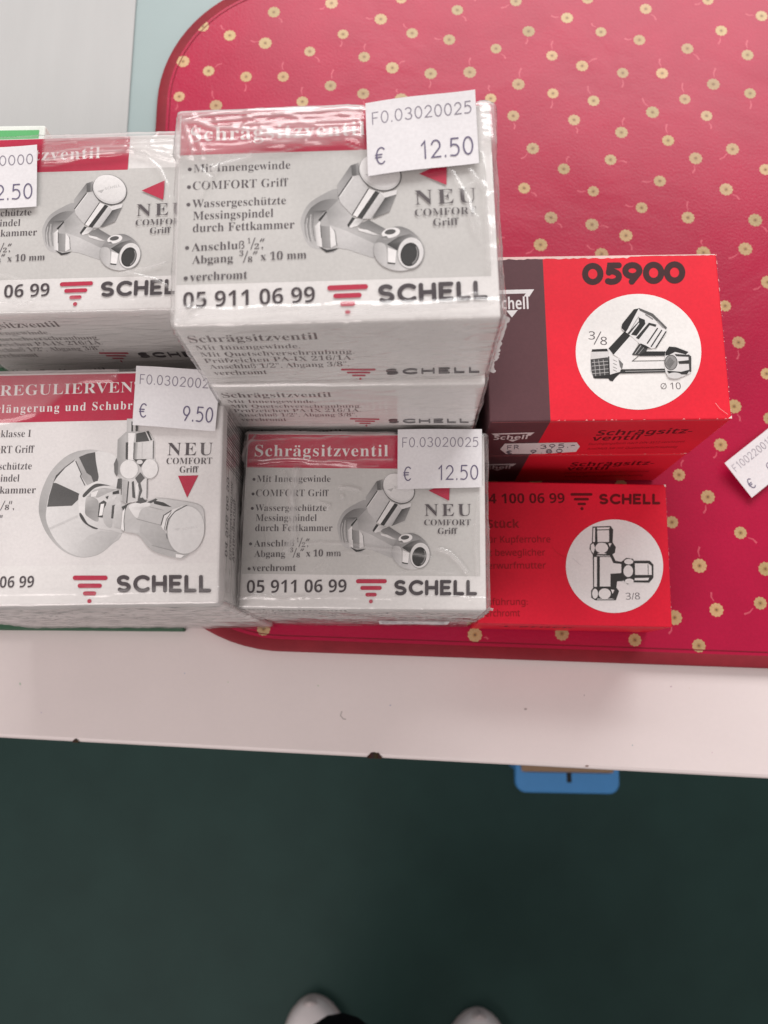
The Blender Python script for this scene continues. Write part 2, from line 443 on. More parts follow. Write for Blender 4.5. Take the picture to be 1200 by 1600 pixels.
# ---- placemat
def mat_outline(inset=0.0, n=18):
    ctr = [(-.056, .0965, 180, 270), (.30, .084, 270, 360), (.30, .325, 0, 90), (-.056, .325, 90, 180)]
    pts = []
    for cx, cy, a0, a1 in ctr:
        r = .081 - inset
        for k in range(n + 1):
            a = math.radians(a0 + (a1 - a0) * k / n); pts.append((cx + r * math.cos(a), cy + r * math.sin(a)))
    return pts
FLOWERS = '''714.6,15.8,12,15 806,2,-20,9 918,-2,0,0 1009,14,14,15 1106,0,-18,6 1190,25,-22,-3 886,28,-22,-3 826,49,-4,17 939,50,-13,-12
999,62.5,-20,-2 1127,48,-4,18 775,76,13,14 862.5,87,1,-20 1074,76,16,15 1168,86,0,-20 734,113,1,-20 909.6,103,20,-10 973,114,-1,20
1034.6,114.6,-3,-20 810,131.7,4,-22 1114.6,131.7,3,-22 864,146,-3,20 927.5,157.5,-8,-20 1070,155,-3,-22 1172,146,0,21 766.7,154,-2,-18 802,181,1,18
897,187.5,4,18 1019.6,175.4,-14,-19 1104,181,6,18 971,207,4,-20 1044,219.6,-2,-22 832.5,232,-16,14 1087,247.5,-4,20 1144.6,233,-18,14 954,249.6,22,4
881,264,7,-17 1196,265,18,10 1031,283,-24,0 819,294,17,11 927,299,-22,-1 1134.6,296,18,14 1002.5,324.6,-22,-4 861,340,15,14 1075,340,0,-22
925,351,22,4 1180,344,16,16 978,368,8,20 844.6,382.5,-20,12 1164.6,389,-23,13 940,397,-20,-12 1099,395,-2,-18 428,19,11,14 359,55.5,-12,-14
414.5,67.5,-20,-4 484,80.5,13,14 286,96,0,0 326,111,18,-10 384.5,120,-2,20 442.5,120,0,-20 280,151,-5,18 337.5,165,-5,-20 472.5,159,0,-20
518,5,-16,8 595,30,-20,-2 644,52,-12,-13 702,62,-20,-2 536,53.5,-4,17 569,89,2,-18 613,106,17,-9 673,115,-2,19 516.5,134,4,-22 567.5,146.5,0,18
627,155,-6,-14 627,-2,0,0 1200,441,-20,10 1133,478,0,0 1154,535,-2,23 1198,584,0,0 1147,635,8,20 1203,654,0,0 1126,695,-10,18 1061,742,6,-20
1106,776.5,-6,22 1050,816,0,0 1157,832.5,22,14 1093,884,0,-26 1196,889,0,0 1119.5,953,-7,-24 1188,942.5,-22,15 1054,965,-8,22 1092,1009,0,0
992,1000,0,0 878,990,0,0 742,992,18,6 412,983,0,0 317,41,0,0'''
def placemat():
    r = empty('placemat', (0, 0, TABLE_Z)); tag(r, 'red oilcloth placemat with small cream flowers and rounded corners, under the boxes', 'placemat')
    MATM = printed('red_oilcloth', rough=.33, spec=.25, bump=.22, scale=700, dirt=.07)
    nt = MATM.node_tree; bn = [n for n in nt.nodes if n.type == 'BUMP'][0]
    wv = N(nt, 'ShaderNodeTexNoise', Scale=11.0, Detail=3.0, Distortion=.8); tc = [n for n in nt.nodes if n.type == 'TEX_COORD'][0]
    nt.links.new(tc.outputs['Object'], wv.inputs['Vector'])
    b2 = N(nt, 'ShaderNodeBump', Strength=.17, Distance=.006); nt.links.new(wv.outputs['Fac'], b2.inputs['Height']); nt.links.new(b2.outputs[0], bn.inputs['Normal'])
    zt = MAT_Z - TABLE_Z
    base = (.40, .0068, .046)
    mb = MB(); out = mat_outline(.0045)
    # a gentle undulating top, built on a grid clipped to the outline
    def inside(x, y, d):
        for (cx, cy, sx, sy) in ((-.056, .0965, -1, -1), (.30, .084, 1, -1), (.30, .325, 1, 1), (-.056, .325, -1, 1)):
            if (x - cx) * sx > 0 and (y - cy) * sy > 0: return math.hypot(x - cx, y - cy) < d
        return True
    mb.face([(x, y, zt) for x, y in out], base)
    nO = len(out)
    for i in range(nO):
        (x0, y0), (x1, y1) = out[i], out[(i + 1) % nO]
        mb.face([(x0, y0, .0003), (x1, y1, .0003), (x1, y1, zt), (x0, y0, zt)], base)
    rnd = random.Random(11); pts = []
    for tok in FLOWERS.split():
        a = [float(q) for q in tok.split(',')]
        x, y = px_z(a[0], a[1], MAT_Z); x2, y2 = px_z(a[0] + a[2], a[1] + a[3], MAT_Z)
        pts.append((x, y, x2 - x, y2 - y, 1))
    tries = 0
    while tries < 6000:                             # the pattern goes on under the boxes and out of the picture
        tries += 1
        x, y = rnd.uniform(-.125, .37), rnd.uniform(.01, .395)
        if not inside(x, y, .072): continue
        d = px_ray(0, 0); P = MC @ np.array([x, y, MAT_Z - CAM_Z]); px, py = 600 + FPX * P[0] / P[2], 800 + FPX * P[1] / P[2]
        if -10 < px < 1210 and -10 < py < 1050 and not ((270 < px < 775 and 190 < py < 975) or (775 < px < 1035 and 410 < py < 965) or (1035 < px < 1100 and 420 < py < 640)): continue
        if any(math.hypot(x - q[0], y - q[1]) < .0165 for q in pts): continue
        an = rnd.uniform(0, 6.28); pts.append((x, y, .006 * math.cos(an), .006 * math.sin(an), 0))
    cream = (.52, .36, .185)
    for i, (x, y, sx, sy, known) in enumerate(pts):
        a = Art(mb, lambda u, v: (u, v), lambda u, v, k: (u, v, zt + k * 8e-6), start=1)
        rr = .0034 * rnd.uniform(.90, 1.08); ph = rnd.uniform(0, 1); npet = 11
        sh = rnd.uniform(.82, 1.1); cr = tuple(c * sh * rnd.uniform(.95, 1.04) for c in cream)
        L = math.hypot(sx, sy)
        if L > .001:
            ux, uy = sx / L, sy / L
            p0 = (x + ux * .0044, y + uy * .0044); p2 = (x + sx * 1.15, y + sy * 1.15); bx, by = -uy * .0007, ux * .0007
            pm = ((p0[0] + p2[0]) / 2 + bx, (p0[1] + p2[1]) / 2 + by)
            a.line([p0, pm, p2], .0007, (.55, .085, .125), cap=False, widths=[.0004, .00075, .0010])
        ol = []
        for k in range(44):
            t = k / 44 * 2 * math.pi; ol.append((x + rr * (1 + .065 * math.cos(npet * t + ph)) * math.cos(t), y + rr * (1 + .065 * math.cos(npet * t + ph)) * math.sin(t)))
        a.poly(ol, cr)
        for k in range(npet):
            t = (k + .5) / npet * 2 * math.pi - ph / npet
            a.k -= 1 if k else 0
            a.line([(x + rr * .45 * math.cos(t), y + rr * .45 * math.sin(t)), (x + rr * .85 * math.cos(t), y + rr * .85 * math.sin(t))], .00016, tuple(c * .84 for c in cr), cap=False)
        a.ell(x, y, .00125, .00125, tuple(c * q for c, q in zip(cr, (.80, .72, .62))), n=14)
        a.ell(x, y, .0006, .0006, (.20, .12, .07), n=10)
    mb.obj('pad', [MATM], r)
    # binding: a folded tape round the rim
    mb = MB(); prof = []
    for k in range(9):
        t = math.pi * k / 8; prof.append((-.0037 * math.cos(t) + .0037, .0010 * max(0, math.sin(t)) ** .6 + zt * .72 + .0004))
    prof = [(0.0, .0004)] + prof[:] + [(.0074, zt + .0001)]
    rows = [mat_outline(d) for d, z in prof]; n = len(rows[0])
    rn = random.Random(3)
    for j in range(len(prof) - 1):
        for i in range(n):
            k = (i + 1) % n
            mb.face([rows[j][i] + (prof[j][1],), rows[j][k] + (prof[j][1],), rows[j + 1][k] + (prof[j + 1][1],), rows[j + 1][i] + (prof[j + 1][1],)], (.24, .019, .030))
    BM = printed('red_binding_tape', rough=.6, spec=.2, bump=.5, scale=260, dirt=.14)
    o = mb.obj('edge_binding', [BM], r)
    # seam line
    mb = MB(); a = Art(mb, lambda u, v: (u, v), lambda u, v, k: (u, v, zt + .00012 + k * 8e-6)); ol = mat_outline(.0077); ol.append(ol[0])
    a.line(ol, .0004, (.20, .012, .024), cap=False); mb.obj('seam', [BM], r)
placemat()

# ---- green things on the left
def green_board():
    r = empty('green_board', (-.262, .0268, TABLE_Z), -.009); tag(r, 'thin green board on the white table, under the left stack of boxes', 'board')
    mb = MB(); rbox(mb, .155, .20, MAT_Z - TABLE_Z, .0008, lambda *p: (.035, .10, .055)); mb.obj('panel', [printed('green_fibreboard', rough=.6, bump=.1, dirt=.15)], r)
green_board()
def green_carton():
    z = .10; x1, y1 = px_z(71, 195, MAT_Z + z)
    r = empty('green_carton', (x1 - .11, y1 - .034, MAT_Z - .001), 0); tag(r, 'green carton with a white rim, half hidden behind the left stack of white boxes', 'carton')
    mb = MB(); rbox(mb, .11, .034, z + .001, .001, lambda *p: (.72, .75, .70))
    a = Art(mb, lambda u, v: (u, v), lambda u, v, k: (u, v, z + .001 + k * 1e-5))
    a.poly([(.002, .002), (.1076, .002), (.1076, .0315), (.002, .0315)], (.12, .42, .16))
    mb.obj('box', [CARTON], r)
green_carton()

# ------------------------------------------------------------------ boxes
class Box:
    def __init__(s, x, y, r, z0, W, D, h): s.x, s.y, s.r, s.z0, s.W, s.D, s.h = x, y, r, z0, W, D, h
    def local(s, P):
        dx, dy = P[0] - s.x, P[1] - s.y; c, q = math.cos(s.r), math.sin(s.r)
        return dx * c + dy * q, -dx * q + dy * c, P[2] - s.z0
    def top(s, px, py, dz=0):
        z = s.z0 + s.h + dz; x, y = px_z(px, py, z); u, v, _ = s.local((x, y, z)); return u, v
    def plane(s, px, py, n, p0):                      # n, p0 local
        c, q = math.cos(s.r), math.sin(s.r)
        nw = np.array([n[0] * c - n[1] * q, n[0] * q + n[1] * c, n[2]])
        pw = np.array([s.x + p0[0] * c - p0[1] * q, s.y + p0[0] * q + p0[1] * c, s.z0 + p0[2]])
        d = px_ray(px, py); o = np.array([0, 0, CAM_Z]); t = nw.dot(pw - o) / nw.dot(d)
        return s.local(o + d * t)
    def front(s, px, py): u, v, z = s.plane(px, py, (0, -1, 0), (0, 0, 0)); return u, z
    def right(s, px, py): u, v, z = s.plane(px, py, (1, 0, 0), (s.W, 0, 0)); return v, z

H9, W9, D9 = .0477453, .095, .06988
RISE = 9e-6
B_FRONT = Box(-.06175, .02861, -.01355, MAT_Z + H9, W9, D9, H9)
B_TOP = Box(-.06534, .10132, .0215, MAT_Z + 3 * H9, W9, D9, H9)
B_BACK = Box(-.06515, .10066, .0010, MAT_Z + 2 * H9, W9, D9, H9)
B_LEFT9 = Box(-.16508, .12765, .01933, MAT_Z + 2 * H9, W9, D9, H9)
HR = .0622
WL, DL = .122, .0868
lr = .014
B_REG = Box(-.06329 - WL * math.cos(lr), .02757 - WL * math.sin(lr), lr, MAT_Z + HR, WL, DL, HR)
H5, W5, D5 = .0506, .0945, .0704
B_RED = Box(.1302 - W5, .10125 - .0006, .0063, MAT_Z + H5, W5, D5, H5)
HT, WT, DT = .03858, .0865, .0655
B_TEE = Box(.12175 - WT, .02449 + WT * .0232, -.0232, MAT_Z, WT, DT, HT)

def sc_(ox, oy, k): return lambda f: (lambda x, y: f(ox + x / k, oy + y / k))
def top_art(mb, B, ox, oy, k, start=1):
    return Art(mb, lambda x, y: B.top(ox + x / k, oy + y / k), lambda u, v, q: (u, v, B.h + q * RISE), start)
def front_art(mb, B, ox, oy, k, start=1):
    return Art(mb, lambda x, y: B.front(ox + x / k, oy + y / k), lambda u, v, q: (u, -q * RISE, v), start)
def right_art(mb, B, ox, oy, k, start=1):
    return Art(mb, lambda x, y: B.right(ox + x / k, oy + y / k), lambda u, v, q: (B.W + q * RISE, u, v), start)
def face_art(mb, put, start=1): return Art(mb, lambda u, v: (u, v), put, start)

def bars_text(a, x0, x1, y0, y1, col):
    pass

def valve_picture(a):
    """printed picture of an angle-seat valve with a round grip"""
    k = lambda g: K(g * .58 if g < 100 else 224 - (224 - g) * 1.28, 220)
    ks = lambda *g: [k(q) for q in g]
    a.spoly([(40, 700), (60, 600), (130, 500), (260, 420), (360, 380), (400, 420), (380, 500), (330, 900), (200, 900), (90, 860)], ks(188, 182, 172, 172, 180, 178, 170, 188, 188, 190))
    a.spoly([(68, 720), (78, 640), (128, 552), (215, 490), (300, 468), (380, 480), (345, 560), (262, 570), (205, 650), (180, 885), (110, 838), (75, 790)], ks(165, 145, 128, 130, 150, 165, 160, 110, 175, 200, 180, 165))
    for i, x in enumerate((86, 100, 118, 140)):
        a.line([(x + 14, 630 - i * 14), (x, 700), (x + 4, 780), (x + 14, 830)], 5, k(206 if i % 2 == 0 else 132))
    a.poly([(265, 580), (380, 470), (490, 610), (440, 700), (520, 715), (740, 765), (690, 830), (640, 975), (420, 900), (350, 890), (325, 750), (285, 700)], ks(160, 185, 196, 190, 182, 172, 165, 185, 188, 190, 196, 180))
    a.poly([(280, 690), (420, 740), (650, 850), (640, 975), (420, 900), (350, 890)], ks(196, 205, 190, 186, 192, 196))
    a.poly([(262, 572), (272, 580), (206, 660), (190, 650)], k(70))
    a.poly([(158, 700), (206, 658), (208, 882), (165, 872)], ks(205, 226, 226, 205))
    a.poly([(212, 700), (283, 705), (281, 888), (208, 882)], ks(150, 172, 168, 150))
    a.poly([(285, 700), (326, 750), (332, 862), (281, 888)], ks(224, 224, 220, 220))
    a.line([(320, 735), (328, 760), (332, 862)], 5, k(95))
    a.line([(207, 690), (206, 800)], 5, k(60))
    a.poly([(180, 878), (250, 905), (355, 888), (300, 915), (240, 928)], k(80))
    a.poly([(515, 692), (620, 648), (758, 728), (722, 776), (545, 716)], ks(150, 130, 140, 165, 155))
    a.poly([(520, 720), (600, 735), (700, 780), (650, 778), (530, 742)], ks(215, 226, 205, 215, 220))
    a.poly([(436, 695), (500, 640), (590, 640), (520, 702), (462, 718)], ks(226, 222, 170, 215, 226))
    a.poly([(480, 628), (508, 636), (447, 712), (434, 694)], k(85))
    a.poly([(500, 182), (568, 158), (578, 262), (505, 272), (376, 452), (372, 352)], ks(140, 165, 150, 160, 178, 180))
    a.poly([(505, 180), (545, 170), (545, 268), (505, 270)], ks(120, 135, 125, 115))
    a.poly([(508, 276), (568, 266), (640, 378), (485, 612), (392, 505), (378, 452)], ks(205, 196, 200, 196, 202, 206))
    a.line([(503, 282), (380, 446)], 9, k(62)); a.line([(514, 288), (390, 452)], 6, k(228))
    a.poly([(644, 380), (694, 402), (524, 628), (488, 606)], k(226))
    a.line([(637, 384), (486, 604)], 9, k(66))
    a.poly([(694, 402), (732, 415), (562, 642), (524, 628)], ks(62, 78, 92, 70))
    a.poly([(734, 415), (790, 440), (640, 642), (566, 642)], ks(210, 198, 190, 205))
    a.poly([(778, 452), (872, 428), (800, 580), (650, 642)], ks(80, 140, 165, 120))
    a.poly([(640, 380), (700, 400), (760, 420), (882, 392), (872, 432), (772, 462), (735, 418)], k(218))
    a.ell(746, 248, 184, 153, k(112), rot=24, n=52)
    a.ell(745, 244, 178, 147, k(206), rot=24, n=52)
    a.ell(744, 234, 172, 134, k(228), rot=24, n=52, col2=k(216))
    a.text('SCHELL', 700, 252, 858, 216, 26, k(196), 'bold')
    a.poly([(618, 262), (690, 244), (660, 284)], k(190))
    a.spoly([(660, 850), (720, 770), (830, 712), (920, 720), (1010, 780), (1062, 870), (1050, 960), (960, 1062), (840, 1088), (720, 1052), (655, 980), (640, 900)],
           ks(150, 170, 160, 140, 160, 190, 206, 210, 205, 190, 180, 172))
    a.spoly([(665, 850), (745, 870), (740, 1040), (700, 1030), (652, 960), (648, 900)], ks(185, 200, 200, 190, 185, 180))
    a.poly([(758, 862), (860, 798), (960, 772), (1004, 800), (900, 850), (842, 916)], ks(95, 110, 140, 160, 120, 90))
    a.poly([(766, 890), (836, 916), (816, 1026), (757, 1012)], k(228)); a.poly([(752, 1014), (818, 1022), (814, 1034), (754, 1027)], k(76))
    a.ell(800, 764, 80, 42, k(226), rot=-14); a.ell(795, 756, 48, 22, k(112), rot=-10)
    a.poly([(715, 800), (760, 790), (785, 820), (740, 822)], ks(140, 120, 170, 190))
    a.ell(956, 938, 112, 140, k(160), rot=20, n=48); a.ell(955, 936, 106, 134, k(216), rot=20, n=48)
    a.ell(947, 950, 78, 104, k(66), rot=20, n=48); a.ring(945, 948, 66, 92, 12, k(150), rot=20, a0=-60, a1=50, n=20)
    a.ell(938, 955, 58, 82, k(82), rot=20, n=32)

def carton911():
    mb = MB(); rbox(mb, W9, D9, H9 - .0010, .0008, lambda *p: WHITE, z0=.0010)
    T = lambda s0=1: top_art(mb, B_FRONT, 350, 650, 2.6667, s0)
    a = T()
    f = face_art(mb, lambda u, v, q: (u, v, H9 + q * RISE))
    # grey picture ground with a rounded right end
    vb = a.pos(300, 660)[1]; vt = a.pos(300, 216)[1]
    g = [(0.0006, vb), (.0928, vb)] + arc(.0868, vt - .0055, .006, .006, 0, 90, 10) + [(.0676, vt + .0005), (.0676, vt + .004), (.0006, vt + .004)]
    f.poly(g, GREY)
    f.k += 1; f.poly([(.0006, vt), (.0672, vt), (.0676, D9 - .0006), (.0006, D9 - .0006)], RED)
    a.k = f.k + 1
    a.text('Schrägsitzventil', 128, 168, 684, 168, 47, (.83, .80, .785), 'title', sp=1.08)
    ink = INK
    def bl(x, y): a.ell(x, y, 6.5, 6.5, ink, n=12)
    bl(125, 264); a.text('Mit Innengewinde', 137, 275, 444, 275, 27, ink)
    bl(121, 325); a.text('COMFORT Griff', 133, 335, 436, 335, 28, ink, 'fine')
    bl(118, 385); a.text('Wassergeschützte', 130, 396, 427, 396, 27, ink)
    a.text('Messingspindel', 132, 438, 386, 438, 28, ink); a.text('durch Fettkammer', 130, 480, 452, 480, 28, ink)
    bl(111, 533); a.text('Anschluß', 125, 545, 292, 543, 27, ink)
    a.text('1', 303, 526, 311, 526, 18, ink); a.text('2', 324, 546, 338, 546, 18, ink); a.line([(312, 546), (326, 508)], 2.5, ink)
    for x in (343, 350): a.line([(x, 520), (x + 5, 512)], 3, ink)
    a.text(',', 346, 544, 351, 544, 27, ink)
    a.text('Abgang', 126, 588, 255, 587, 27, ink); a.text('3', 276, 568, 288, 568, 18, ink); a.text('8', 302, 590, 316, 590, 18, ink); a.line([(288, 590), (302, 552)], 2.5, ink)
    for x in (320, 327): a.line([(x, 562), (x + 5, 554)], 3, ink)
    a.text('x 10 mm', 342, 586, 487, 585, 27, ink)
    bl(105, 637); a.text('verchromt', 118, 647, 299, 646, 28, ink)
    a.text('05 911 06 99', 95, 738, 510, 735, 53, (.065, .05, .056), 'medium')
    bars(a, ((550, 678, 689, 17), (568, 657, 717, 16), (589, 636, 745, 15)), (612, 773, 8), RED)
    schell(a, 707, 1055, 684, 748, 14, (.062, .05, .056))
    a.text('NEU', 836, 418, 1030, 417, 49, ink, 'book', sp=1.25); a.text('COMFORT', 834, 457, 1028, 456, 24, ink, 'fine'); a.text('Griff', 891, 493, 972, 492, 25, ink, 'book')
    b = top_art(mb, B_LEFT9, 0, 190, 3.75, a.k)
    b.poly([(832, 408), (968, 348), (958, 462)], RED)
    valve_picture(top_art(mb, B_LEFT9, 60, 260, 6.6667, 4))
    # front wall
    a = front_art(mb, B_TOP, 250, 470, 2.1818)
    d = (.16, .13, .13)
    a.text('Schrägsitzventil', 103, 143, 540, 131, 23, d, 'title')
    a.text('Mit Innengewinde.', 125, 168, 478, 161, 15, d); a.text('Mit Quetschverschraubung.', 142, 191, 662, 180, 15, d)
    a.text('Prüfzeichen PA-IX 216/1A.', 155, 212, 660, 200, 15, d); a.text('Anschluß 1/2", Abgang 3/8",', 172, 232, 645, 222, 15, d); a.text('verchromt', 187, 253, 367, 249, 15, d)
    bars(a, ((617, 735, 234, 6.5), (637, 717, 244, 6), (655, 701, 254, 5.5)), (683, 265, 4), RED)
    schell(a, 768, 1090, 231, 252, 7, (.05, .04, .045), tilt=-8)
    # right wall: bar code block and number
    rt = face_art(mb, lambda u, v, q: (W9 + q * RISE, u, v))
    rn = random.Random(2); x = .040
    while x < .062:
        wv = rn.choice((.0003, .0005, .0008)); rt.k = 2; rt.poly([(x, .012), (x + wv, .012), (x + wv, .034), (x, .034)], INK); x += wv + rn.choice((.0003, .0005, .0007))
    rt.text('05 911 06 99', .006, .03, .036, .03, .005, INK, 'bold')
    return mb.mesh('carton', [CARTON])

def regulating_picture(a8, a6):
    k = lambda g: K(g, 208)
    ks = lambda *g: [k(q) for q in g]
    a = a8
    a.spoly([(85, 850), (100, 700), (150, 540), (240, 370), (380, 220), (540, 130), (720, 100), (860, 118), (1010, 170), (1100, 230), (1160, 560), (1130, 1130), (1000, 1282), (830, 1412), (620, 1449), (430, 1392), (280, 1272), (170, 1122), (110, 980)],
           ks(150, 158, 165, 168, 165, 160, 170, 190, 196, 200, 200, 175, 165, 168, 172, 175, 170, 160, 155))
    a.spoly([(180, 850), (200, 720), (262, 530), (385, 360), (560, 212), (780, 138), (860, 124), (1060, 204), (1130, 560), (1120, 1130), (1000, 1272), (830, 1402), (620, 1440), (430, 1366), (300, 1240), (215, 1090), (175, 960)],
           ks(208, 200, 200, 205, 206, 208, 210, 212, 208, 182, 172, 178, 186, 200, 204, 205, 207))
    a.poly([(560, 1330), (700, 1180), (860, 1120), (1110, 1138), (1000, 1270), (830, 1400), (620, 1438)], ks(192, 185, 178, 172, 170, 176, 184))
    a.poly([(585, 195), (690, 152), (790, 132), (800, 250), (835, 440), (820, 502), (770, 512), (740, 430), (680, 390)], ks(82, 78, 76, 78, 84, 80, 82, 84, 80))
    a.poly([(265, 517), (300, 517), (440, 580), (592, 652), (585, 720), (500, 802), (190, 815), (215, 680)], ks(84, 80, 78, 76, 80, 82, 84, 80))
    a.poly([(265, 517), (300, 425), (410, 320), (545, 218), (520, 250), (420, 325), (318, 440)], k(66))
    a.poly([(540, 212), (590, 200), (685, 395), (740, 430), (770, 510), (690, 545), (620, 440), (620, 400)], ks(176, 172, 158, 160, 165, 170, 150, 152))
    a.line([(548, 245), (618, 405), (606, 435), (662, 545)], 12, k(80))
    a.line([(225, 1085), (400, 1010), (560, 935)], 26, k(190))
    a.spoly([(590, 660), (680, 565), (830, 492), (960, 545), (1100, 590), (1160, 650), (1160, 1110), (1000, 1112), (860, 1092), (700, 1062), (615, 960), (585, 830)], ks(206, 214, 214, 200, 195, 190, 185, 188, 196, 200, 204, 216))
    a.spoly([(640, 662), (760, 548), (850, 526), (985, 556), (900, 553), (780, 586), (660, 694)], k(72))
    a.spoly([(600, 888), (640, 930), (705, 1030), (825, 1086), (770, 1088), (660, 1022), (600, 935)], k(66))
    a.spoly([(680, 700), (745, 690), (830, 745), (835, 900), (820, 1002), (690, 932), (665, 870)], ks(190, 170, 150, 155, 160, 140, 130))
    a.poly([(700, 690), (780, 600), (900, 580), (1060, 600), (960, 640), (830, 700)], ks(160, 185, 150, 165, 170, 160))
    a.poly([(740, 640), (830, 610), (800, 690), (740, 690)], k(216))
    a.poly([(842, 770), (900, 735), (934, 762), (884, 952), (824, 942)], k(70)); a.poly([(862, 782), (906, 776), (882, 922), (838, 930)], k(224))
    a.spoly([(900, 850), (945, 770), (1020, 690), (1060, 680), (1010, 800), (1000, 1062), (920, 1042), (890, 950)], ks(180, 190, 205, 210, 185, 170, 175, 180))
    a.poly([(1004, 800), (1042, 788), (1022, 962), (990, 962)], k(76)); a.poly([(920, 692), (962, 678), (944, 724)], k(64)); a.poly([(1010, 630), (1088, 608), (1092, 652), (1010, 662)], k(58))
    a.poly([(1035, 800), (1110, 740), (1130, 900), (1110, 1090), (1025, 1070), (1020, 960)], ks(195, 200, 180, 176, 180, 186))
    b = a6; b.k = a.k + 1
    b.poly([(258, 30), (378, 30), (378, 172), (255, 168)], ks(180, 205, 205, 178)); b.poly([(305, 60), (322, 60), (322, 170), (303, 170)], k(70)); b.poly([(350, 60), (375, 60), (372, 170), (348, 170)], k(74))
    b.poly([(250, 166), (480, 158), (545, 260), (545, 445), (575, 520), (562, 600), (500, 655), (200, 655), (130, 600), (122, 500), (155, 430), (160, 248)], ks(170, 205, 200, 205, 205, 205, 200, 198, 150, 140, 160, 165))
    b.poly([(165, 250), (250, 200), (250, 450), (160, 450)], ks(150, 180, 175, 150))
    b.poly([(355, 185), (450, 166), (492, 262), (350, 276)], k(78)); b.poly([(460, 163), (482, 158), (522, 250), (506, 258)], k(70))
    b.poly([(246, 278), (272, 275), (268, 456), (244, 450)], k(72)); b.poly([(272, 180), (345, 180), (328, 275), (325, 462), (270, 462), (272, 276)], k(222))
    b.poly([(330, 280), (375, 278), (362, 452), (322, 452)], ks(78, 185, 185, 84)); b.poly([(375, 276), (528, 262), (526, 442), (430, 456), (362, 452)], ks(200, 206, 204, 190, 196))
    b.line([(534, 264), (532, 444)], 9, k(66)); b.line([(418, 280), (416, 440)], 4, k(160))
    b.poly([(150, 438), (168, 500), (166, 600), (152, 632), (128, 590), (124, 500)], ks(90, 110, 120, 90, 95, 100))
    b.ell(280, 558, 97, 101, k(172)); b.ell(281, 557, 93, 97, k(216)); b.ell(498, 552, 86, 103, k(172)); b.ell(497, 551, 82, 99, k(214))
    b.poly([(330, 455), (465, 451), (402, 536), (382, 510), (424, 508)], k(74)); b.ell(392, 482, 32, 22, k(206))
    b.poly([(200, 656), (472, 656), (465, 872), (250, 912), (195, 882)], ks(190, 208, 206, 200, 180))
    b.poly([(165, 656), (200, 656), (195, 762), (150, 757)], k(84)); b.poly([(212, 665), (276, 665), (262, 902), (212, 902)], ks(165, 180, 170, 160))
    b.line([(206, 660), (200, 820)], 8, k(76)); b.line([(276, 690), (258, 905)], 13, k(74)); b.poly([(310, 690), (332, 680), (348, 862), (316, 850)], k(80))
    b.poly([(345, 650), (400, 590), (445, 650), (400, 700), (420, 780), (395, 850), (432, 872), (370, 882), (390, 780), (372, 700)], k(92)); b.poly([(352, 720), (378, 700), (372, 820), (355, 850)], k(218))
    b.line([(470, 664), (466, 858)], 8, k(110))
    b.spoly([(232, 1010), (262, 940), (310, 915), (480, 890), (560, 860), (760, 880), (1022, 940), (1066, 1100), (1042, 1300), (900, 1442), (800, 1482), (525, 1402), (380, 1242), (240, 1202), (226, 1110)],
           ks(180, 190, 196, 196, 190, 186, 182, 190, 186, 170, 168, 165, 172, 184, 176))
    b.poly([(400, 1085), (620, 1142), (690, 1270), (780, 1422), (540, 1352), (390, 1210)], ks(178, 170, 160, 158, 162, 172))
    b.spoly([(290, 930), (450, 888), (505, 932), (440, 960), (400, 990), (366, 1066), (305, 1000)], ks(216, 222, 215, 190, 212, 205, 216))
    b.poly([(530, 880), (640, 903), (728, 952), (640, 942), (545, 918)], k(60)); b.poly([(468, 902), (560, 862), (580, 875), (510, 912)], k(80)); b.poly([(350, 905), (420, 850), (470, 900), (400, 915)], k(84))
    b.line([(360, 1075), (620, 1142)], 4, k(130)); b.line([(520, 1350), (790, 1420)], 5, k(135)); b.line([(500, 950), (640, 985)], 4, k(150))
    b.poly([(205, 950), (300, 905), (262, 940), (235, 1010), (222, 990)], k(66)); b.poly([(214, 1000), (242, 962), (226, 1100), (232, 1200), (200, 1182)], k(220)); b.line([(240, 1000), (228, 1100), (236, 1200)], 5, k(90))
    b.poly([(610, 1142), (640, 1030), (720, 985), (860, 930), (700, 1060), (668, 1190), (640, 1190)], k(214))
    b.line([(616, 1140), (644, 1038), (722, 990)], 11, k(74)); b.line([(650, 1185), (672, 1080), (720, 1010)], 7, k(80))
    b.ell(872, 1190, 194, 252, k(150), rot=8, n=52); b.ell(875, 1190, 190, 249, k(206), rot=8, n=52, col2=k(200))
    b.line([(666, 1190), (690, 1080), (760, 1000), (880, 936)], 9, k(70)); b.line([(680, 1280), (670, 1230)], 6, k(100))
    b.text('SCHELL', 840, 1195, 1000, 1165, 24, k(190), 'bold'); b.poly([(750, 1178), (815, 1172), (790, 1200)], k(192))
    b.poly([(770, 1440), (860, 1452), (825, 1482), (770, 1476)], k(222))

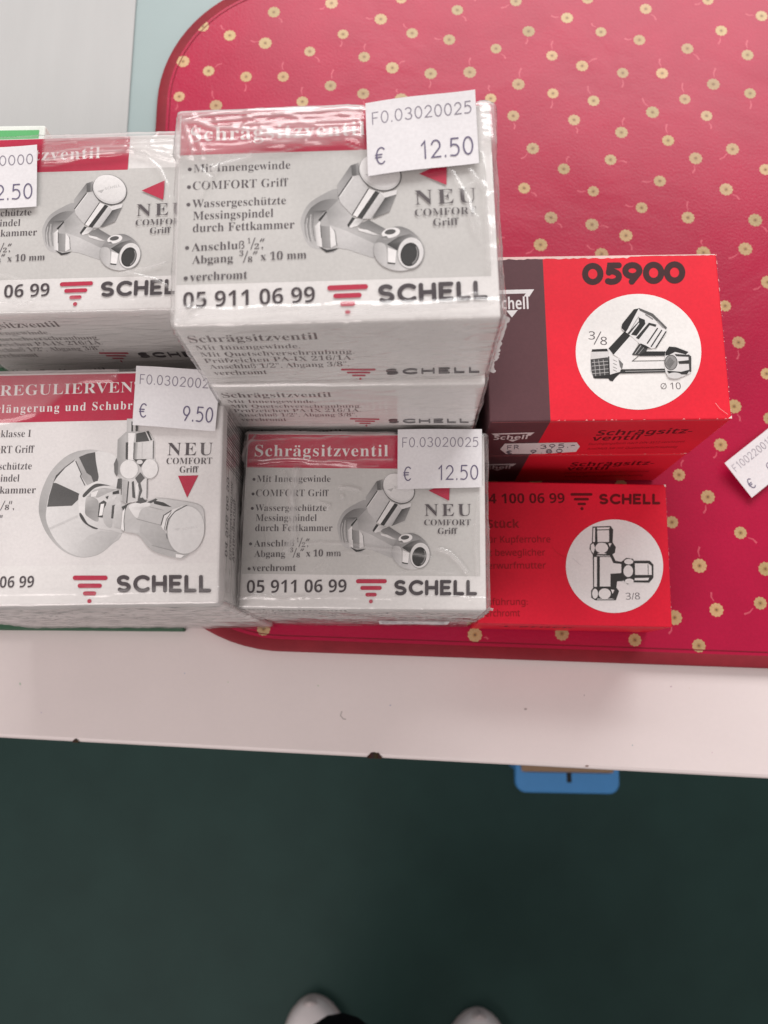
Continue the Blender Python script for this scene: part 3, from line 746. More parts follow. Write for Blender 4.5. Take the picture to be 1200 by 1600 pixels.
def carton_reg():
    mb = MB(); card = (.79, .755, .745); B = B_REG
    rbox(mb, WL, DL, HR - .0010, .0009, lambda *p: card, z0=.0010)
    T = lambda s0: top_art(mb, B, 0, 540, 3.0, s0)
    a = T(1); f = face_art(mb, lambda u, v, q: (u, v, HR + q * RISE))
    vb = a.pos(300, 1030)[1]; f.poly([(.0005, .0008), (WL - .0008, .0008), (WL - .0008, vb), (.0005, vb)], (.82, .79, .775))
    ur, vr = a.pos(621, 349); f.poly([(.0006, vr - .0002), (ur, vr), (ur + .0004, DL - .0010), (.0006, DL - .0010)], RED)
    a.k = f.k + 1; wt = (.83, .80, .785)
    a.text('ECKREGULIERVENTIL', 0, 236, 622, 218, 48, wt, 'book', sub='REGULIERVEN', sp=1.05)
    a.text('mit Verlängerung und Schubrosette', 4, 316, 620, 298, 38, wt, 'title', sub='längerung und Schubr', sp=1.2)
    ink = INK
    a.text('Geräuschklasse I', 3, 430, 145, 428, 33, ink, sub='klasse I'); a.text('COMFORT Griff', 1, 505, 160, 502, 34, ink, sub='RT Griff')
    a.text('Wassergeschützte', -8, 582, 148, 580, 33, ink, sub='schützte'); a.text('Messingspindel', 1, 638, 90, 637, 33, ink, sub='indel'); a.text('durch Fettkammer', -2, 694, 167, 692, 33, ink, sub='kammer')
    a.text('8', 22, 770, 42, 770, 22, ink); a.line([(2, 772), (24, 728)], 3, ink)
    for x in (44, 53): a.line([(x, 742), (x + 3, 730)], 3.5, ink)
    a.text(',', 60, 768, 66, 768, 33, ink)
    for x in (2, 9): a.line([(x, 806), (x + 2, 796)], 3.5, ink)
    a.text('NEU', 785, 515, 996, 514, 58, ink, 'book', sp=1.2); a.text('COMFORT', 780, 556, 994, 555, 29, ink, 'fine'); a.text('Griff', 842, 596, 930, 595, 29, ink)
    a.poly([(835, 611), (930, 609), (878, 713)], RED)
    a.text('04 906 06 99', -22, 1136, 158, 1133, 53, (.075, .06, .066), 'medium', sub='06 99')
    bars(a, ((342, 505, 1089, 21), (365, 478, 1126, 20), (390, 452, 1162, 19)), (420, 1198, 10), RED)
    schell(a, 545, 992, 1076, 1158, 18, (.07, .056, .062))
    regulating_picture(top_art(mb, B, 50, 690, 8.0, 4), top_art(mb, B, 160, 650, 6.6667, 4))
    # right wall: bar code and number reading towards the back
    rt = face_art(mb, lambda u, v, q: (WL + q * RISE, u, v)); rn = random.Random(8); x = .052
    while x < .076:
        wv = rn.choice((.0004, .0006, .0010)); rt.k = 2; rt.poly([(x, .022), (x + wv, .022), (x + wv, HR - .007), (x, HR - .007)], INK); x += wv + rn.choice((.0004, .0006, .0009))
    rt.text('04 906 06 99', .018, HR - .0085, .048, HR - .0085, .0045, INK, 'bold'); rt.text('Eckregulierventil mit', .018, HR - .016, .048, HR - .016, .0045, INK, 'bold'); rt.text('Verlängerung', .018, HR - .022, .042, HR - .022, .0045, INK, 'bold')
    return mb.mesh('carton', [CARTON])

def line_valve(a):
    k = lambda g: K(g, 228)
    dk = k(44)
    a.poly([(235, 432), (380, 405), (396, 640), (262, 662), (228, 600)], k(205))
    a.poly([(246, 415), (372, 409), (382, 432), (240, 436)], dk)
    a.poly([(232, 500), (380, 482), (396, 640), (258, 662), (240, 600)], k(72))
    for x in (262, 300, 340): a.line([(x, 505), (x + 8, 560), (x + 14, 640)], 7, k(150))
    for y in (520, 550, 585, 615): a.line([(244, y + 8), (385, y - 4)], 4, k(190))
    a.poly([(384, 400), (410, 398), (420, 470), (492, 500), (502, 560), (482, 622), (400, 632), (384, 480)], k(214)); a.line([(387, 480), (392, 640)], 10, dk)
    a.poly([(262, 645), (395, 632), (505, 600), (445, 655), (420, 688), (396, 682), (384, 664), (268, 664)], dk)
    for y in (505, 535, 565, 590): a.line([(425, y), (455, y + 14)], 4, k(120))
    a.poly([(385, 408), (525, 258), (572, 300), (428, 462)], dk)
    a.poly([(428, 462), (568, 303), (640, 355), (590, 465), (600, 520), (862, 512), (868, 582), (500, 584), (490, 500)], k(222))
    a.poly([(470, 500), (510, 540), (500, 590), (482, 560)], k(110))
    a.poly([(582, 462), (645, 370), (722, 400), (702, 440), (640, 468)], k(62)); a.line([(610, 455), (660, 385)], 5, k(180)); a.line([(640, 455), (690, 395)], 5, k(150))
    a.poly([(640, 466), (700, 434), (872, 434), (872, 470), (650, 473)], dk)
    a.line([(585, 518), (640, 472)], 5, k(60)); a.line([(585, 517), (860, 513)], 5, k(60))
    a.poly([(488, 590), (870, 580), (895, 612), (480, 622)], k(50)); a.line([(530, 604), (860, 598)], 7, k(150))
    a.poly([(600, 76), (640, 64), (762, 118), (882, 240), (872, 290), (790, 402), (740, 412), (690, 380), (650, 370), (560, 292), (500, 250), (494, 210)], k(222))
    a.poly([(600, 76), (642, 68), (545, 250), (530, 272), (494, 236), (500, 200)], dk)
    a.line([(560, 270), (640, 140)], 6, k(150))
    a.poly([(640, 145), (692, 165), (698, 200), (622, 302), (575, 292), (645, 200)], dk)
    a.poly([(728, 190), (792, 206), (786, 226), (735, 212), (642, 332), (616, 320)], k(52)); a.poly([(640, 180), (655, 172), (560, 290), (545, 280)], k(60))
    for (x0, y0, x1, y1) in ((800, 240, 715, 365), (836, 256, 748, 392), (872, 268, 788, 402)): a.line([(x0, y0), (x1, y1)], 11, k(56))
    a.poly([(650, 364), (700, 384), (748, 412), (690, 402)], dk)
    a.poly([(640, 64), (762, 114), (882, 232), (872, 250), (752, 138), (650, 86)], k(92)); a.line([(700, 120), (760, 160)], 8, k(120)); a.line([(800, 180), (850, 232)], 9, k(150))
    a.spoly([(864, 470), (880, 410), (932, 394), (1042, 430), (1077, 470), (1087, 600), (1050, 632), (960, 668), (900, 656), (864, 590)], k(214))
    a.poly([(868, 442), (900, 394), (960, 400), (1064, 440), (1042, 462), (950, 440), (900, 466), (868, 472)], dk)
    a.ell(915, 530, 56, 66, k(70)); a.ell(915, 530, 50, 60, k(140))
    for q in range(-3, 4): a.line([(885 + q * 6, 560 + q * 6), (925 + q * 6, 505 + q * 6)], 4, k(90))
    a.poly([(946, 458), (1062, 465), (1072, 482), (960, 476)], k(56)); a.poly([(975, 520), (1070, 510), (1072, 540), (985, 542)], k(52)); a.poly([(880, 600), (1000, 610), (1078, 590), (1050, 632), (900, 628)], k(52))
    a.ell(945, 642, 60, 26, k(205)); a.poly([(1062, 460), (1087, 480), (1087, 610), (1072, 610)], k(64))

def old_logo(a, wcol):
    a.poly([(44, 287), (640, 275), (575, 372), (500, 371), (527, 330), (157, 340), (184, 376), (109, 380)], wcol)
    a.text('Schell', 119, 545, 566, 538, 158, wcol, 'bold')
    a.poly([(265, 560), (420, 553), (342, 652)], wcol)

def carton05900():
    mb = MB(); B = B_RED
    xb = W5 - .0706
    rbox(mb, W5, D5, H5 - .0008, .0006, lambda x, y, z: BROWN if x < xb else CRED, z0=.0008, xcuts=(xb,))
    a = top_art(mb, B, 740, 380, 2.609)
    a.strokes('05900', 455, 159, 851, 152, 66, 25, (.050, .016, .018), FAT, gap=.27)
    a.ell(672, 443, 256, 236, (.80, .775, .755), n=72)
    a.text('3', 468, 392, 494, 394, 33, INK, 'sans'); a.text('8', 516, 414, 543, 416, 33, INK, 'sans'); a.line([(492, 412), (518, 362)], 4, INK)
    a.text('Ø', 763, 596, 788, 595, 26, (.2, .18, .18), 'sans'); a.text('10', 803, 596, 845, 595, 27, (.14, .12, .12), 'sans')
    line_valve(top_art(mb, B, 880, 470, 5.4545, a.k))
    old_logo(top_art(mb, B, 760, 420, 8.571, 3), (.76, .72, .72))
    # worn pale edges; the back strip also paints in light on the bevel
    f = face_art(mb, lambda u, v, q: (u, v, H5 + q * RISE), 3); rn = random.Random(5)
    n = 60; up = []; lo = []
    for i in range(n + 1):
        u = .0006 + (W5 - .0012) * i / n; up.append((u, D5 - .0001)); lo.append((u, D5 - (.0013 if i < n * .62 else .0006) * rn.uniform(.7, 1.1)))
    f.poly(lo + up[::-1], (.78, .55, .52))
    for i in range(16):
        u = rn.uniform(xb, W5 - .002); f.k = 6 + i; l = rn.uniform(.0003, .0014); f.poly([(u, .0001), (u + l, .0001), (u + l * .6, rn.uniform(.0003, .0006))], (.78, .30, .30))
    for i in range(40):
        v = rn.uniform(.001, D5 - .001); l = rn.uniform(.0002, .0009); f.poly([(W5 - .0001, v), (W5 - rn.uniform(.0002, .0005), v + l * .5), (W5 - .0001, v + l)], (.75, .45, .43))
    f.poly([(W5 - .0016, .0001), (W5 - .0001, .0001), (W5 - .0001, .0013), (W5 - .0007, .0008)], (.78, .6, .57))
    f.line([(W5 - .0060, .0065), (W5 - .0045, .0042), (W5 - .0016, .0018)], .00018, (.8, .3, .3))
    fw = face_art(mb, lambda u, v, q: (u, -q * RISE, v)); fw.line([(.001, H5 - .00085), (W5 * .5, H5 - .0009), (W5 - .001, H5 - .0008)], .0004, (.50, .16, .16), cap=False)
    # front wall
    a = front_art(mb, B, 760, 640, 3.0); d = (.11, .006, .008)
    a.text('Schrägsitz-', 512, 122, 958, 110, 24, d, 'bold'); a.text('ventil', 490, 146, 708, 140, 22, d, 'bold')
    a.text('Durchgangsform nach DIN 3512 verchromt', 478, 166, 925, 154, 9, (.22, .008, .01), 'sans'); a.text('Anschluß 3/8 mit Quetschverschraubung', 470, 188, 890, 178, 9, (.22, .008, .01), 'sans')
    a.poly([(22, 112), (226, 106), (205, 122), (182, 122), (195, 113), (52, 117), (68, 124), (45, 126)], (.7, .62, .62)); a.text('Schell', 33, 141, 190, 137, 19, (.7, .62, .62), 'bold'); a.poly([(100, 141), (150, 139), (122, 150)], (.7, .62, .62))
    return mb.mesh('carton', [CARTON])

def tee_picture(a):
    k = lambda g: K(g, 200)
    dk = k(52); lt = k(196)
    a.poly([(662, 292), (776, 288), (792, 310), (788, 402), (658, 402)], dk); a.poly([(668, 300), (678, 298), (678, 400), (664, 400)], lt); a.poly([(692, 316), (766, 314), (766, 400), (694, 400)], lt); a.poly([(690, 298), (770, 296), (766, 308), (692, 310)], lt)
    a.poly([(648, 402), (664, 388), (786, 388), (808, 420), (802, 456), (784, 468), (664, 468), (643, 430)], dk); a.ell(720, 425, 40, 32, lt); a.poly([(652, 406), (668, 396), (678, 425), (668, 460), (652, 440)], lt); a.poly([(692, 394), (748, 394), (735, 398), (706, 398)], lt); a.poly([(762, 396), (782, 396), (770, 420)], lt); a.poly([(690, 464), (706, 456), (735, 456), (752, 464)], lt)
    a.poly([(664, 466), (786, 466), (806, 506), (852, 514), (852, 632), (816, 634), (810, 682), (666, 676)], dk)
    a.poly([(672, 482), (690, 482), (690, 668), (672, 668)], lt); a.poly([(708, 482), (774, 482), (792, 520), (842, 526), (842, 582), (774, 586), (774, 666), (708, 666)], lt)
    a.line([(690, 474), (770, 476)], 4, lt)
    a.poly([(654, 692), (670, 670), (812, 675), (828, 695), (808, 752), (680, 752), (654, 736)], dk); a.ell(738, 711, 38, 33, lt); a.ell(678, 711, 18, 31, lt); a.poly([(692, 742), (785, 742), (800, 746), (690, 747)], lt); a.poly([(776, 684), (798, 688), (788, 712)], lt)
    a.poly([(843, 512), (872, 488), (916, 494), (926, 530), (926, 610), (916, 642), (880, 652), (848, 622)], dk); a.ell(885, 570, 30, 37, lt); a.ell(888, 511, 28, 17, lt); a.ell(892, 633, 28, 16, lt)
    a.poly([(918, 506), (1018, 505), (1042, 530), (1042, 612), (1016, 642), (918, 640)], dk); a.poly([(926, 522), (1010, 522), (1030, 538), (1032, 594), (928, 594)], lt); a.poly([(926, 614), (1016, 612), (1008, 628), (924, 628)], lt); a.line([(1008, 526), (1010, 592)], 4, dk)

def carton_tee():
    mb = MB(); B = B_TEE; red = (.70, .013, .038)
    rbox(mb, WT, DT, HT - .0006, .0006, lambda *p: red, z0=.0006)
    a = top_art(mb, B, 760, 750, 4.0); d = (.12, .007, .010); d2 = (.30, .012, .018)
    a.text('04 100 06 99', 68, 146, 490, 143, 61, d, 'bold', sub='100 06 99')
    bars(a, ((525, 663, 90, 17), (546, 641, 120, 16), (569, 622, 150, 15)), (597, 179, 10), d)
    schell(a, 702, 1087, 86, 153, 16, d)
    a.text('T-Stück', 46, 300, 205, 298, 50, d2, 'bold', sub='tück'); a.text('für Kupferrohre', 68, 392, 400, 390, 40, d2, 'sans', sub='Kupferrohre'); a.text('mit beweglicher', 38, 474, 368, 472, 40, d2, 'sans', sub='beweglicher')
    a.text('Überwurfmutter', 40, 555, 372, 553, 40, d2, 'sans', sub='rwurfmutter'); a.text('Ausführung:', 36, 782, 258, 780, 40, d2, 'sans', sub='führung:'); a.text('verchromt', 42, 853, 210, 851, 40, d2, 'sans', sub='chromt')
    a.ell(800, 539, 304, 292, (.78, .75, .745), n=72)
    a.text('3/8', 872, 748, 960, 746, 42, (.12, .11, .12), 'sans')
    a.line([(410, 420), (440, 455), (500, 490)], 2, (.5, .02, .03)); a.line([(540, 490), (590, 535)], 2.5, (.6, .57, .57))
    tee_picture(top_art(mb, B, 760, 750, 4.0, a.k))
    f = face_art(mb, lambda u, v, q: (u, v, HT + q * RISE), 3); rn = random.Random(9)
    for i in range(20):
        v = rn.uniform(.001, DT - .001); l = rn.uniform(.0003, .001); f.poly([(WT - .0001, v), (WT - rn.uniform(.0002, .0004), v + l * .5), (WT - .0001, v + l)], (.75, .40, .40))
    f.poly([(WT - .0011, DT - .0001), (WT - .0007, DT - .001), (WT - .0001, DT - .0012), (WT - .0001, DT - .0001)], (.75, .6, .58))
    fr = face_art(mb, lambda u, v, q: (u, -q * RISE, v)); fr.text('T-Stück', .012, HT - .0125, .046, HT - .0125, .0075, d, 'bold')
    return mb.mesh('carton', [CARTON])

# ---- shrink film
def sstep(a, b, x):
    t = min(1, max(0, (x - a) / (b - a))); return t * t * (3 - 2 * t)
def seg_dist(p, pts):
    best = 9
    for (x0, y0), (x1, y1) in zip(pts[:-1], pts[1:]):
        dx, dy = x1 - x0, y1 - y0; t = max(0, min(1, ((p[0] - x0) * dx + (p[1] - y0) * dy) / (dx * dx + dy * dy + 1e-12)))
        best = min(best, math.hypot(p[0] - x0 - t * dx, p[1] - y0 - t * dy))
    return best
def film_mesh(W, D, h, seed, tent=None, creases=(), milks=(), calm=None, step=.0009, margin=.0075, flat=False, sheen=.05, amp=1.0):
    """wrinkled film round a carton; tent(u) = where the loose fold at the back starts"""
    g = .0007; W2, D2, h2 = W + 2 * g, D + 2 * g, h + g - .0012; r = .0016
    def ax(L, st):
        n = max(6, int(L / st)); return [L * i / n for i in range(n + 1)]
    sx, sy, sz = (ax(W2, step), ax(D2, step), ax(h2, step)) if not flat else (ax(W2, .003), ax(D2, .003), ax(h2, .0012))
    V = {}; verts = []; F = []; milk_sheen = []
    off = seed * 7.13
    def disp(x, y, z, nrm):
        u, v = x - g, y - g
        nz = lambda a, b, c, s: noise.noise((a * s + off, b * s - off, c * s + off * .5))
        d = .00025 * (1 + nz(u, v, z, 60)); mk = .015
        edge = min(u, W - u, v, D - v, 9)
        if nrm == 'z':
            if flat: return .0002, .02
            cm = 1.0
            if calm:
                (a0, b0, a1, b1) = calm; cm = 1 - sstep(-.0015, .0005, min(u - a0, a1 - u, v - b0, b1 - v))
            q = abs(nz(u * 1.0, v * 1.0, 0, 95) + .5 * nz(u, v, 3, 210)); rid = max(0, 1 - q * 5.5) ** 2
            near = 1 - sstep(.003, .016, edge)
            d += amp * .00045 * rid * (.06 + .94 * near); mk += amp * .10 * rid * (.10 + near)
            if tent:
                vb = tent(u) + .0012 * nz(u, 0, 5, 120)
                t = (v - vb) / (D - vb)
                if t > -.05:
                    m_ = sstep(-.03, .12, t)
                    rip = math.sin(2 * math.pi * (v / .0046 + 1.1 * nz(u, 0, 1, 28) + .35 * nz(u, v, 2, 70)))
                    d += cm * m_ * (.0013 * (1 - min(1, max(0, t))) ** .9 + .00014 * (1 - abs(rip)) ** 3 * (1 + nz(u, v, 3, 60)) + .0002)
                    mk += m_ * (sheen * (1 + .35 * nz(u, v * 2, 6, 70)) + .05 * (1 - abs(rip)) ** 6 + .05 * math.exp(-((t - .03) / .05) ** 2))  # window sheen over the title band, painted in as diffuse white
            for (pts, wd, hh, ml) in creases:
                q = seg_dist((u + .0006 * nz(u, v, 7, 150), v + .0006 * nz(u, v, 8, 150)), pts)
                e = math.exp(-(q / wd) ** 2); d += hh * e; mk += ml * math.exp(-(q / wd / 1.1) ** 2)  # creases raised, and whitened to paint in their glints
            # folded layers along the right and left margins
            b_ = W - margin - .0022 * nz(0, v, 4, 130) - .001 * nz(0, v, 4, 420)
            mk += (.30 if amp > .5 else .06) * sstep(b_ - .0006, b_ + .0006, u) * (.8 + .5 * nz(u, v, 9, 200))
            mk += .05 * (1 - sstep(.0025, .0045, u + .0015 * nz(0, v, 6, 150)))
            fr = v - .0045 - .0008 * nz(u, 0, 11, 80); d += .00060 * math.exp(-(fr / .0006) ** 2); mk += .05 * (1 - sstep(0.0, .0012, fr)) + (.10 + .25 * max(0, nz(u, 1, 12, 60))) * math.exp(-(fr / .0004) ** 2)  # front crest, its bright line painted in as white
            mk += .45 * sstep(D - .0012, D - .0003, v) + .30 * (1 - sstep(.0002, .0010, u)) * (.6 + nz(0, v, 13, 90))  # painted highlights along the back and left edges
            if cm < 1: d = .0003 + (d - .0003) * cm; mk *= cm
        else:
            q = nz(u * .45, v * .45, z * 2.6, 130); q2 = nz(u * .3, v * .3, z * 3.0, 300)
            rid = max(0, 1 - abs(q) * 5) ** 2
            d += .00036 * rid + .00013 * q2; mk += .11 * rid + .03
            if nrm == 'x+': d += .0005 * (1 + nz(0, v, z, 110)); mk += .06 * (.6 + nz(u, v, z, 160))
        return d, max(0, min(.75, mk))
    def vid(p, nrm):
        k = (round(p[0], 6), round(p[1], 6), round(p[2], 6))
        if k in V: return V[k]
        d, mk = disp(p[0], p[1], p[2], nrm)
        q = Vector((min(max(p[0], r), W2 - r), min(max(p[1], r), D2 - r), min(p[2], h2 - r)))
        dv = Vector(p) - q; n_ = dv.normalized() if dv.length > 1e-9 else Vector((0, 0, 1))
        if dv.length > 1e-9: q = q + n_ * r
        q = q + n_ * d
        V[k] = len(verts); verts.append((q.x - g, q.y - g, q.z + .0012)); milk_sheen.append(mk); return V[k]
    def sheet_(A, B_, fn, nrm, flip=False):
        for i in range(len(A) - 1):
            for j in range(len(B_) - 1):
                q = [vid(fn(*c), nrm) for c in ((A[i], B_[j]), (A[i + 1], B_[j]), (A[i + 1], B_[j + 1]), (A[i], B_[j + 1]))]
                if flip: q.reverse()
                F.append(tuple(q))
    sheet_(sx, sy, lambda a, b: (a, b, h2), 'z'); sheet_(sx, sz, lambda a, b: (a, 0, b), 'y-'); sheet_(sx, sz, lambda a, b: (a, D2, b), 'y+', True)
    sheet_(sy, sz, lambda a, b: (W2, a, b), 'x+'); sheet_(sy, sz, lambda a, b: (0, a, b), 'x-', True)
    # welded fin running down the front right corner, with a ragged rim
    if not flat:
        rn = random.Random(seed); n = int(h / .0012); prev = None
        for i in range(n + 1):
            z = .002 + (h - .003) * i / n; wv = .0016 + .0012 * noise.noise((z * 150, seed, 0)) + rn.uniform(-.0003, .0004)
            a0 = len(verts); verts += [(W + .0010, .0014, z), (W + .0010 + max(.0005, wv), .0006 + .0005 * noise.noise((z * 200, 3, seed)), z)]; milk_sheen += [.45, .7]
            if i: F.append((a0 - 2, a0 - 1, a0 + 1, a0))
    me = bpy.data.meshes.new('shrink_film'); me.from_pydata(verts, [], F); me.materials.append(FILM)
    at = me.attributes.new('milk_sheen', 'FLOAT', 'POINT'); at.data.foreach_set('value', milk_sheen)
    me.polygons.foreach_set('use_smooth', [True] * len(F)); me.update()
    return me

# ---- price stickers
VIO = (.135, .115, .19); VIO2 = (.24, .215, .265)
def sticker(parent, quad, zfn, lines, name='price_sticker', thick=.00012, ncol=14, nrow=8, flipz=None):
    """quad: tl,tr,br,bl in local face coordinates; zfn(s,t) height; lines: (kind, text, s0, s1, tbase, height) in fractions of the sticker"""
    tl, tr, br, bl_ = [Vector(q) for q in quad]
    def P(s, t): return (tl * (1 - s) + tr * s) * (1 - t) + (bl_ * (1 - s) + br * s) * t
    mb = MB(); paper = (.73, .71, .725)
    put = (lambda p, z: (p.x, p.y, z)) if flipz is None else flipz
    for i in range(ncol):
        for j in range(nrow):
            c = [(i / ncol, (j + 1) / nrow), ((i + 1) / ncol, (j + 1) / nrow), ((i + 1) / ncol, j / nrow), (i / ncol, j / nrow)]
            mb.face([put(P(*q), zfn(*q)) for q in c], paper); mb.face([put(P(*q), zfn(*q) - thick) for q in reversed(c)], paper)
    ring = [(i / ncol, 0) for i in range(ncol)] + [(1, j / nrow) for j in range(nrow)] + [(1 - i / ncol, 1) for i in range(ncol)] + [(0, 1 - j / nrow) for j in range(nrow)]
    for q, q2 in zip(ring, ring[1:] + ring[:1]): mb.face([put(P(*q), zfn(*q) - thick), put(P(*q), zfn(*q)), put(P(*q2), zfn(*q2)), put(P(*q2), zfn(*q2) - thick)], paper)
    # trace space: fractions scaled to millimetres so that strokes keep an even width
    wmm, hmm = (tr - tl).length * 1000, (bl_ - tl).length * 1000
    a = Art(mb, lambda x, y: (x, y), lambda x, y, k: put(P(x / wmm, y / hmm), zfn(x / wmm, y / hmm) + k * 8e-6))
    for (txt, s0, s1, tb0, tb1, hh, wd, col) in lines:
        a.strokes(txt, s0 * wmm, tb0 * hmm, s1 * wmm, tb1 * hmm, hh * hmm, wd, col, DIG, gap=.30)
    o = mb.obj(name, [LABEL], parent); return o

def quad_top(B, pts, dz): return [B.top(x, y, dz) for x, y in pts]

# ------------------------------------------------------------------ build the boxes
ME911 = carton911(); MEREG = carton_reg(); ME59 = carton05900(); METEE = carton_tee()

def make_box(B, carton, film, name, label, group, z0=None, dx=0, dy=0, dr=0):
    r = empty(name, (B.x + dx, B.y + dy, B.z0 if z0 is None else z0), B.r + dr)
    tag(r, label, 'box', group)
    o = bpy.data.objects.new('carton', carton); COL.objects.link(o); o.parent = r
    if film:
        q = bpy.data.objects.new('shrink_film', film); COL.objects.link(q); q.parent = r
    return r

G9 = 'white valve boxes in shrink film'
def traced(B, ox, oy, k, rows):
    out = []
    for pts, wd, hh, ml in rows:
        pts = [B.top(ox + x / k, oy + y / k, .0008) for x, y in pts]
        out.append((pts, wd, hh, ml))
    return out
def edge_fn(B, ox, oy, k, pts):
    q = sorted(B.top(ox + x / k, oy + y / k, .0008) for x, y in pts)
    def f(u):
        if u <= q[0][0]: return q[0][1]
        for (u0, v0), (u1, v1) in zip(q[:-1], q[1:]):
            if u <= u1: return v0 + (v1 - v0) * (u - u0) / max(1e-6, u1 - u0)
        return q[-1][1]
    return f
a_, b_, c_ = .00032, .00045, .0008
TOPC = traced(B_TOP, 260, 130, 2.2222, [
    ([(62, 132), (200, 104), (400, 90), (690, 78)], b_, .0003, .35), ([(62, 132), (110, 142), (170, 160), (330, 170), (420, 181)], b_, .0005, .42),
    ([(140, 141), (300, 121), (470, 106), (690, 96)], a_, .0003, .30), ([(230, 152), (420, 146), (560, 141), (690, 131)], a_, .0003, .28), ([(300, 160), (480, 158), (690, 150)], a_, .0002, .2),
    ([(325, 186), (420, 195), (490, 200)], c_, .0005, .55), ([(540, 192), (600, 187), (665, 181)], b_, .0004, .5), ([(330, 212), (450, 216), (560, 206), (690, 197)], a_, .0003, .30),
    ([(110, 268), (200, 262), (285, 250), (400, 238), (480, 222), (560, 213), (620, 214), (690, 234)], a_, .0003, .35),
    ([(66, 140), (82, 200), (95, 260), (112, 300), (150, 330)], a_, .0004, .30), ([(100, 160), (120, 230), (150, 290), (176, 312)], a_, .0004, .25), ([(150, 304), (210, 282), (290, 256)], b_, .0004, .50),
    ([(176, 312), (130, 360), (120, 400)], a_, .0003, .35), ([(200, 262), (160, 300), (140, 345)], a_, .0003, .3), ([(45, 790), (80, 772), (122, 745)], b_, .0003, .5), ([(95, 772), (142, 735)], a_, .0003, .45), ([(60, 810), (100, 780)], b_, .0003, .4),
    ([(985, 300), (1012, 340), (1050, 420), (1072, 520)], b_, .0004, .35), ([(1088, 240), (1100, 330), (1116, 480), (1120, 640)], c_, .0004, .30), ([(1055, 300), (1082, 330), (1110, 365)], a_, .0004, .45), ([(1040, 420), (1080, 470), (1095, 560)], a_, .0003, .25),
    ([(20, 832), (100, 812), (300, 797), (500, 790), (700, 786), (900, 781), (1110, 765)], a_, .0004, .45), ([(460, 803), (620, 806), (800, 797), (1130, 772)], a_, .0004, .40), ([(680, 770), (800, 765), (1000, 752), (1080, 735)], a_, .0003, .30),
    ([(52, 262), (34, 500), (18, 800)], b_, .0003, .20)])
film_top = film_mesh(W9, D9, H9, 1, tent=edge_fn(B_TOP, 260, 130, 2.2222, [(40, 272), (110, 268), (200, 262), (285, 250), (400, 238), (480, 222), (560, 213), (620, 214), (690, 234), (800, 240), (1100, 220)]),
    creases=TOPC, sheen=.26, amp=.45, step=.00062, calm=(.0570, .0505, .0905, .071))
FRC = traced(B_FRONT, 350, 650, 2.6667, [
    ([(75, 206), (105, 216), (180, 205), (300, 200), (430, 206), (540, 214), (640, 208)], a_, .0003, .14), ([(302, 230), (290, 330), (285, 420), (292, 490), (258, 560)], .0013, .0004, .36), ([(252, 240), (275, 300), (282, 360)], .0007, .0003, .2),
    ([(140, 340), (190, 262), (240, 232)], a_, .0003, .14), ([(330, 530), (480, 530), (600, 546), (700, 560), (800, 576), (862, 590)], b_, .0004, .22), ([(890, 556), (940, 570), (982, 610), (1012, 652)], b_, .0005, .5),
    ([(370, 642), (430, 592), (500, 566), (600, 580)], b_, .0003, .16), ([(415, 640), (450, 600)], a_, .0003, .16), ([(486, 300), (520, 297), (562, 310)], .0006, .0003, .62), ([(400, 362), (432, 372)], b_, .0003, .3), ([(430, 388), (440, 372)], b_, .0003, .35), ([(488, 328), (492, 345)], a_, .0003, .4),
    ([(60, 762), (130, 746), (240, 766), (330, 757)], a_, .0003, .28), ([(1056, 655), (1046, 500), (1062, 340)], b_, .0004, .2), ([(92, 110), (300, 96), (600, 82), (715, 78)], a_, .0003, .20), ([(110, 190), (260, 178), (420, 192), (700, 182)], a_, .0003, .18), ([(85, 170), (100, 120), (130, 85)], b_, .0003, .18),
    ([(150, 600), (180, 520), (170, 430), (190, 330)], b_, .0003, .12), ([(720, 650), (820, 640), (950, 655)], a_, .0003, .14), ([(60, 745), (66, 500), (84, 260)], b_, .0003, .16)])
FRC = [(p_, w_ * 1.1, h_ * 1.2, min(.6, m_ * 1.55)) for p_, w_, h_, m_ in FRC]
film_front = film_mesh(W9, D9, H9, 2, tent=edge_fn(B_FRONT, 350, 650, 2.6667, [(60, 200), (200, 190), (420, 200), (560, 214), (700, 196), (1090, 200)]), creases=FRC, amp=.4, sheen=.07, step=.00062, calm=(.060, .047, .094, .071))
LFC = traced(B_LEFT9, 0, 190, 3.75, [
    ([(-200, 112), (0, 110), (200, 116), (500, 106), (760, 100), (1100, 94)], b_, .0003, .38), ([(222, 236), (330, 226), (440, 216), (600, 196), (760, 185), (860, 196)], b_, .0004, .42), ([(222, 262), (330, 250), (430, 236)], a_, .0003, .28), ([(270, 206), (500, 166), (740, 160)], a_, .0003, .30),
    ([(0, 150), (200, 140), (450, 130)], a_, .0003, .22), ([(760, 172), (850, 202), (930, 272), (985, 380), (1000, 560)], b_, .0005, .30), ([(700, 892), (850, 862), (965, 830)], b_, .0004, .45), ([(740, 890), (900, 922), (985, 966)], b_, .0004, .5), ([(0, 900), (60, 905), (130, 926)], b_, .0003, .3),
    ([(110, 1086), (160, 1062), (205, 1040)], a_, .0003, .4), ([(-200, 1125), (0, 1121), (400, 1116), (800, 1106), (1100, 1100)], a_, .0004, .45), ([(0, 1062), (150, 1080), (330, 1092)], a_, .0003, .25), ([(760, 140), (900, 130), (1100, 125)], a_, .0003, .25)])
film_back = film_mesh(W9, D9, H9, 3, tent=edge_fn(B_LEFT9, 0, 190, 3.75, [(-300, 270), (0, 270), (230, 266), (330, 250), (430, 236), (600, 216), (750, 190), (860, 200), (1100, 260)]), creases=LFC, amp=.45, sheen=.26, step=.00062, calm=(.008, .043, .0355, .071))
